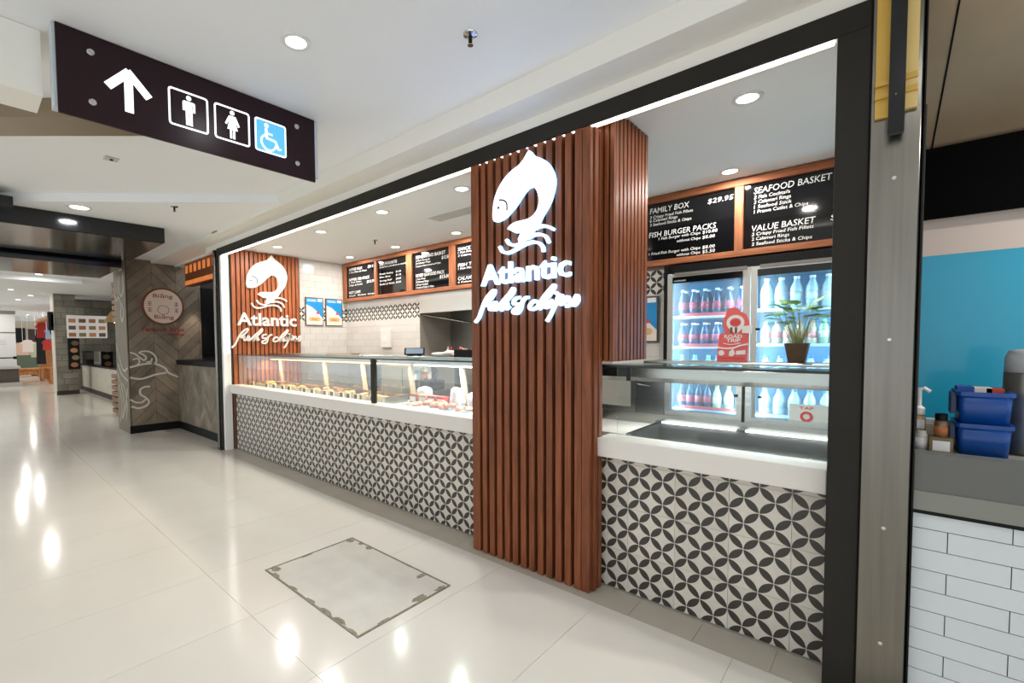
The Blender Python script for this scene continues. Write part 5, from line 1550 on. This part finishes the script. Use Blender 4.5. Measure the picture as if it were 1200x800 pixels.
# clothes shop
cb = thing('clothes_shop_back_wall', 'dark and cream wall panels of the distant clothes shop', 'wall panel', (-33, 2.6, 0))
MB().box(-33.2, -33.0, 1.0, 5.0, 0, 2.6).build('wall', mat('clothes_wall', (182, 170, 150), 0.7), cb)
MB().box(-33.0, -32.95, 1.6, 2.3, 1.6, 2.35).build('dark_panel', m_black, cb)
MB().box(-33.0, -32.95, 2.4, 3.2, 1.5, 2.3).build('dark_panel', mat('far_maroon', (60, 36, 34), .7), cb)
MB().box(-33.0, -32.95, 1.6, 2.3, 1.0, 1.55).build('cream_panel', mat('far_cream', (206, 184, 132), .6), cb)
MB().box(-33.0, -32.95, 1.6, 2.9, 0.3, 0.95).build('green_panel', mat('far_green', (84, 96, 76), .6), cb)
def garment(label, x, y, z, w_, h_, c_, grp='hanging clothes in the distant shop'):
    t = thing('hanging_garment', label, 'clothing', (x, y, z), grp)
    MB().prism([(-w_ * .5, 0), (w_ * .5, 0), (w_ * .42, h_ * .7), (w_ * .52, h_ * .62), (w_ * .62, h_ * .7), (w_ * .32, h_ * .96), (w_ * .1, h_), (-w_ * .1, h_), (-w_ * .32, h_ * .96), (-w_ * .62, h_ * .7), (-w_ * .52, h_ * .62), (-w_ * .42, h_ * .7)], -.05, .05, 'x').build('cloth', mat('cloth_' + str(c_), c_, .8), t, local=True)
    MB().tube([(0, 0, h_), (0, 0, 2.9 - z)], .008, 5).build('hanger', m_chrome, t, local=True)
garment('white top hanging in the distant clothes shop', -28.5, 2.05, 1.15, .38, .55, (226, 214, 204))
garment('pale pink top hanging beside the white top in the distant shop', -29.5, 1.95, 1.0, .36, .6, (220, 180, 168))
garment('pale green top right of the white top in the distant shop', -29.0, 2.35, .9, .34, .7, (186, 192, 160))
garment('large red garment on the rail by the stone column', -26.0, 2.36, 1.75, .42, .65, (168, 44, 34))
garment('small red shirt below the large red garment', -25.0, 2.36, 1.25, .26, .42, (206, 62, 52))
garment('light blue shirt next to the red garment on the rail', -24.2, 2.36, 1.7, .22, .4, (150, 176, 206))
garment('black coat hanging nearest the stone column', -22.5, 2.42, 0.85, .34, 1.55, (22, 22, 26))
garment('black long coat behind the small red shirt', -26.5, 2.30, .65, .30, 1.5, (26, 24, 28))
t = thing('wooden_clothes_rail', 'wooden clothes display frame left of the stone column', 'clothes rack', (-24.5, 2.5, 0))
m_ow = wood_mat('orange_wood', (186, 124, 72), 0.5)
MB().box(-27, -22.2, 2.2, 2.8, 2.42, 2.52).build('top_rail', m_ow, t)
MB().box(-22.3, -22.2, 2.7, 2.8, 0.0, 2.42).build('upright', m_ow, t)
MB().box(-27, -26.9, 2.25, 2.8, 0.0, 2.42).build('upright', m_ow, t)
for i, (x, y, w_, h_, l) in enumerate(((-23.0, 2.42, .42, .62, 'orange wooden display plinth beside the stone column'), (-25.2, 2.3, .3, .55, 'second orange wooden plinth left of the stone column'), (-29.5, 2.1, .8, .38, 'low wide wooden bench in the distant clothes shop'))):
    t = thing('display_plinth', l, 'plinth', (x, y, 0), 'wooden display plinths')
    MB().box(-.4, .4, -w_ / 2, w_ / 2, h_ - .05, h_).build('top', m_ow, t, local=True)
    for sx_ in (-.38, .30):
        for sy_ in (-w_ / 2, w_ / 2 - .08):
            MB().box(sx_, sx_ + .08, sy_, sy_ + .08, 0, h_ - .05).build('leg', m_ow, t, local=True)
    MB().box(-.3, .3, -w_ / 2 + .03, w_ / 2 - .03, .08, h_ - .06).build('panel', m_ow, t, local=True)
t = thing('fire_call_sign', 'small black bracket sign on the edge of the stone column', 'sign', (-17.6, 1.79, 1.9))
MB().box(-17.75, -17.5, 1.70, 1.81, 1.86, 2.38).build('plate', m_black, t)
MB().box(-17.6, -17.5, 1.76, 1.814, 1.95, 2.3).build('bracket', m_steel, t)

# ================================================================== RIGHT HAND SHOP
rw = MB().box(0.09, 3.0, 2.345, 2.45, 0, 0.777).build('wall_tile_right', mat('dark_grout', (70, 74, 76), 0.8))
struct(rw)
m_subw = mat('subway_white', (206, 212, 214), 0.16, rnd=0.02)
wall_tiles(rw, 'y', 2.345, 0.09, 3.0, 0.0, 0.777, 0.30, 0.0755, m=m_subw, gap=0.0028, depth=0.008, shift=0.181 + 0.15, v_anchor=0.777 - 0.0755 * 11 + 0.02)
rc_ = thing('grey_counter', 'dark grey counter upstand above white subway tiles at far right', 'counter', (1.5, 2.5, 0.777))
MB().box(0.09, 3.0, 2.325, 2.46, 0.778, 0.792).build('black_strip', m_black, rc_)  # plain black strip along the top of the tiles
MB().box(0.09, 3.0, 2.318, 2.46, 0.793, 0.862).build('fascia', mat('counter_grey_light', (128, 128, 120), 0.5), rc_)
MB().box(0.09, 3.0, 2.322, 2.40, 0.862, 0.998).build('upstand', mat('counter_grey', (98, 99, 95), 0.5), rc_)
MB().box(0.09, 3.0, 2.40, 3.12, 0.92, 0.98).build('bench_top', mat('counter_grey_light'), rc_)
MB().box(0.105, 3.0, 2.47, 3.12, 0.004, 0.92).build('cupboard', mat('counter_grey'), rc_)
c = MB().box(0.07, 3.0, 3.2, 3.3, 0, 1.815).build('wall_teal', mat('teal_wall', (8, 152, 186), 0.35, coat=0.3)); struct(c)
c = MB().box(0.07, 3.0, 3.2, 3.3, 1.8155, 1.99).build('wall_beige', mat('beige_band', (202, 186, 176), 0.5)); struct(c)
c = MB().box(0.07, 3.0, 3.16, 3.3, 1.99, 2.32).build('wall_black', mat('matt_black_bulkhead', (5, 5, 5), 0.8, spec=0.05)); struct(c)
m_brown = mat('bronze_soffit', (196, 170, 140), 0.35, metal=0.3, var=0.15, scale=2)
c = MB().add([(0.09, 2.40, 2.66), (3.0, 2.40, 2.66), (3.0, 3.3, 2.28), (0.09, 3.3, 2.28), (0.09, 2.40, 2.745), (3.0, 2.40, 2.745), (3.0, 3.3, 2.745), (0.09, 3.3, 2.745)], [(3, 2, 1, 0), (4, 5, 6, 7), (0, 1, 5, 4), (1, 2, 6, 5), (2, 3, 7, 6), (3, 0, 4, 7)]).build('ceiling_right', m_brown); struct(c)
MB().add([(0.172, 2.40, 2.657), (0.178, 2.40, 2.657), (0.150, 3.2, 2.319), (0.144, 3.2, 2.319), (0.172, 2.40, 2.662), (0.178, 2.40, 2.662), (0.150, 3.2, 2.324), (0.144, 3.2, 2.324)], [(3, 2, 1, 0), (4, 5, 6, 7), (0, 1, 5, 4), (1, 2, 6, 5), (2, 3, 7, 6), (3, 0, 4, 7)]).build('panel_joint', m_black, c)
c = MB().box(0.0885, 0.1, 2.5, 3.2, 0.0, 2.3).build('wall_side', mat('side_dark', (60, 58, 54), .6)); struct(c)
downlight(1.3, 2.75, 2.50, 'downlight of the right hand shop out of view', 'right shop lamps', 30, r=.05)
# tubs
YW = 2.58
ZB = 0.9805
m_tub = mat('blue_plastic', (2, 66, 142), 0.35)
def tub(z, label, lid):
    t = thing('blue_tub', label, 'tub', (0.275, YW, z), 'stacked blue tubs')
    def ringpts(s): return rrect(-.068 * s, .068 * s, -.09 * s, .09 * s, .018)
    a_, b_ = ringpts(.92), ringpts(1.0)
    n = len(a_)
    H = .116
    vs_ = [(x, y, 0) for x, y in a_] + [(x, y, H) for x, y in b_] + [(x * .95, y * .95, H) for x, y in b_] + [(x * .95, y * .95, .01) for x, y in a_]
    fs = [tuple(range(n - 1, -1, -1)), tuple(range(3 * n, 4 * n))]
    for q_ in range(3):
        for i in range(n):
            j = (i + 1) % n
            fs.append((q_ * n + i, q_ * n + j, (q_ + 1) * n + j, (q_ + 1) * n + i))
    MB().add(vs_, fs).build('body', m_tub, t, True, local=True)
    MB().ring(rrect(-.074, .074, -.096, .096, .02), rrect(-.066, .066, -.088, .088, .016), H - .014, H + .001, 'z').build('rim', m_tub, t, local=True)
    MB().box(-.084, -.072, -.07, .03, H - .085, H - .006).build('handle', mat('blue_plastic_dark', (6, 30, 78), .4), t, local=True)
    if lid:
        for i, (x, c_) in enumerate(((-.045, (10, 70, 150)), (.0, (226, 214, 200)), (.03, (200, 60, 40)))):
            MB().box(x - .022, x + .022, -.03, .05, H - .03, H + .016 - .002 * i).build('packet', mat('packet_%d' % i, c_, .5), t, local=True)
tub(ZB, 'lower blue plastic tub on the bench at far right', False)
tub(ZB + .1175, 'upper blue plastic tub with packets in it, stacked on another tub', True)
t = thing('clear_lidded_canister', 'tall steel canister with clear top at the right edge beside the blue tubs', 'canister', (0.405, 2.66, ZB))
MB().lathe([(.068, 0), (.07, .01), (.07, .30), (.068, .304)], seg=24).build('body', mat('canister_steel', (138, 138, 132), .35, metal=.8), t, True, local=True)
MB().lathe([(.069, .304), (.068, .36), (.058, .385), (.04, .39)], seg=24).build('clear_top', mat('canister_clear', (178, 184, 184), .15, coat=.4), t, True, local=True)
t = thing('pump_bottle', 'pump dispenser bottle with white nozzle beside the steel column', 'bottle', (0.108, 2.58, ZB))
MB().lathe([(.021, 0), (.021, .115), (.010, .13)], seg=14).build('body', mat('pump_liquid', (206, 176, 130), .3), t, True, local=True)
MB().box(-.008, .016, -.0222, -.0195, .075, .11).build('printed_label', m_paper, t, local=True)
MB().lathe([(.018, .13), (.018, .155), (.007, .165), (.007, .235)], seg=12).build('pump', m_paper, t, local=True)
MB().tube([(0, 0, .23), (.014, -.004, .235), (.03, -.008, .222)], .007, 6).build('spout', m_paper, t, local=True)
t = thing('labelled_box', 'small brown box with white label under the spice jar', 'box', (0.165, 2.50, ZB))
MB().box(-.032, .032, -.03, .03, 0, .058).build('carton', mat('carton_brown', (126, 108, 72), .6), t, local=True, bevel=.002)
MB().box(-.022, .024, -.0315, -.03, .008, .046).build('printed_label', m_paper, t, local=True)
t = thing('spice_jar', 'brown spice jar with black lid standing on a small box', 'jar', (0.166, 2.505, ZB + .0585))
MB().lathe([(.018, 0), (.019, .004), (.019, .052), (.016, .062)], seg=14).build('jar', mat('jar_glass_brown', (120, 96, 74), .2), t, True, local=True)
MB().lathe([(.0194, .008), (.0194, .040)], seg=14).build('label_band', mat('jar_label', (186, 112, 62), .5), t, True, local=True)
MB().lathe([(.0175, .062), (.0175, .086), (.015, .088)], seg=14).build('lid', m_black, t, local=True)
t = thing('glass_jar', 'short clear jar with white label in front of the pump bottle', 'jar', (0.112, 2.50, ZB))
MB().lathe([(.019, 0), (.020, .006), (.020, .058), (.016, .068), (.016, .076)], seg=14).build('jar', mat('jar_clear', (196, 190, 178), .15), t, True, local=True)
MB().lathe([(.0205, .008), (.0205, .05)], seg=14).build('label_band', m_paper, t, True, local=True)
t = thing('paper_napkin_stack', 'cream papers lying behind the spice jar and pump bottle', 'paper', (0.15, 2.68, ZB))
MB().box(-.03, .045, -.05, .05, 0, .085).build('stack', mat('cream_paper', (226, 200, 176), .7), t, local=True)
MB().box(-.026, .04, -.045, .045, .085, .1).build('top_sheet', m_paper, t, local=True)
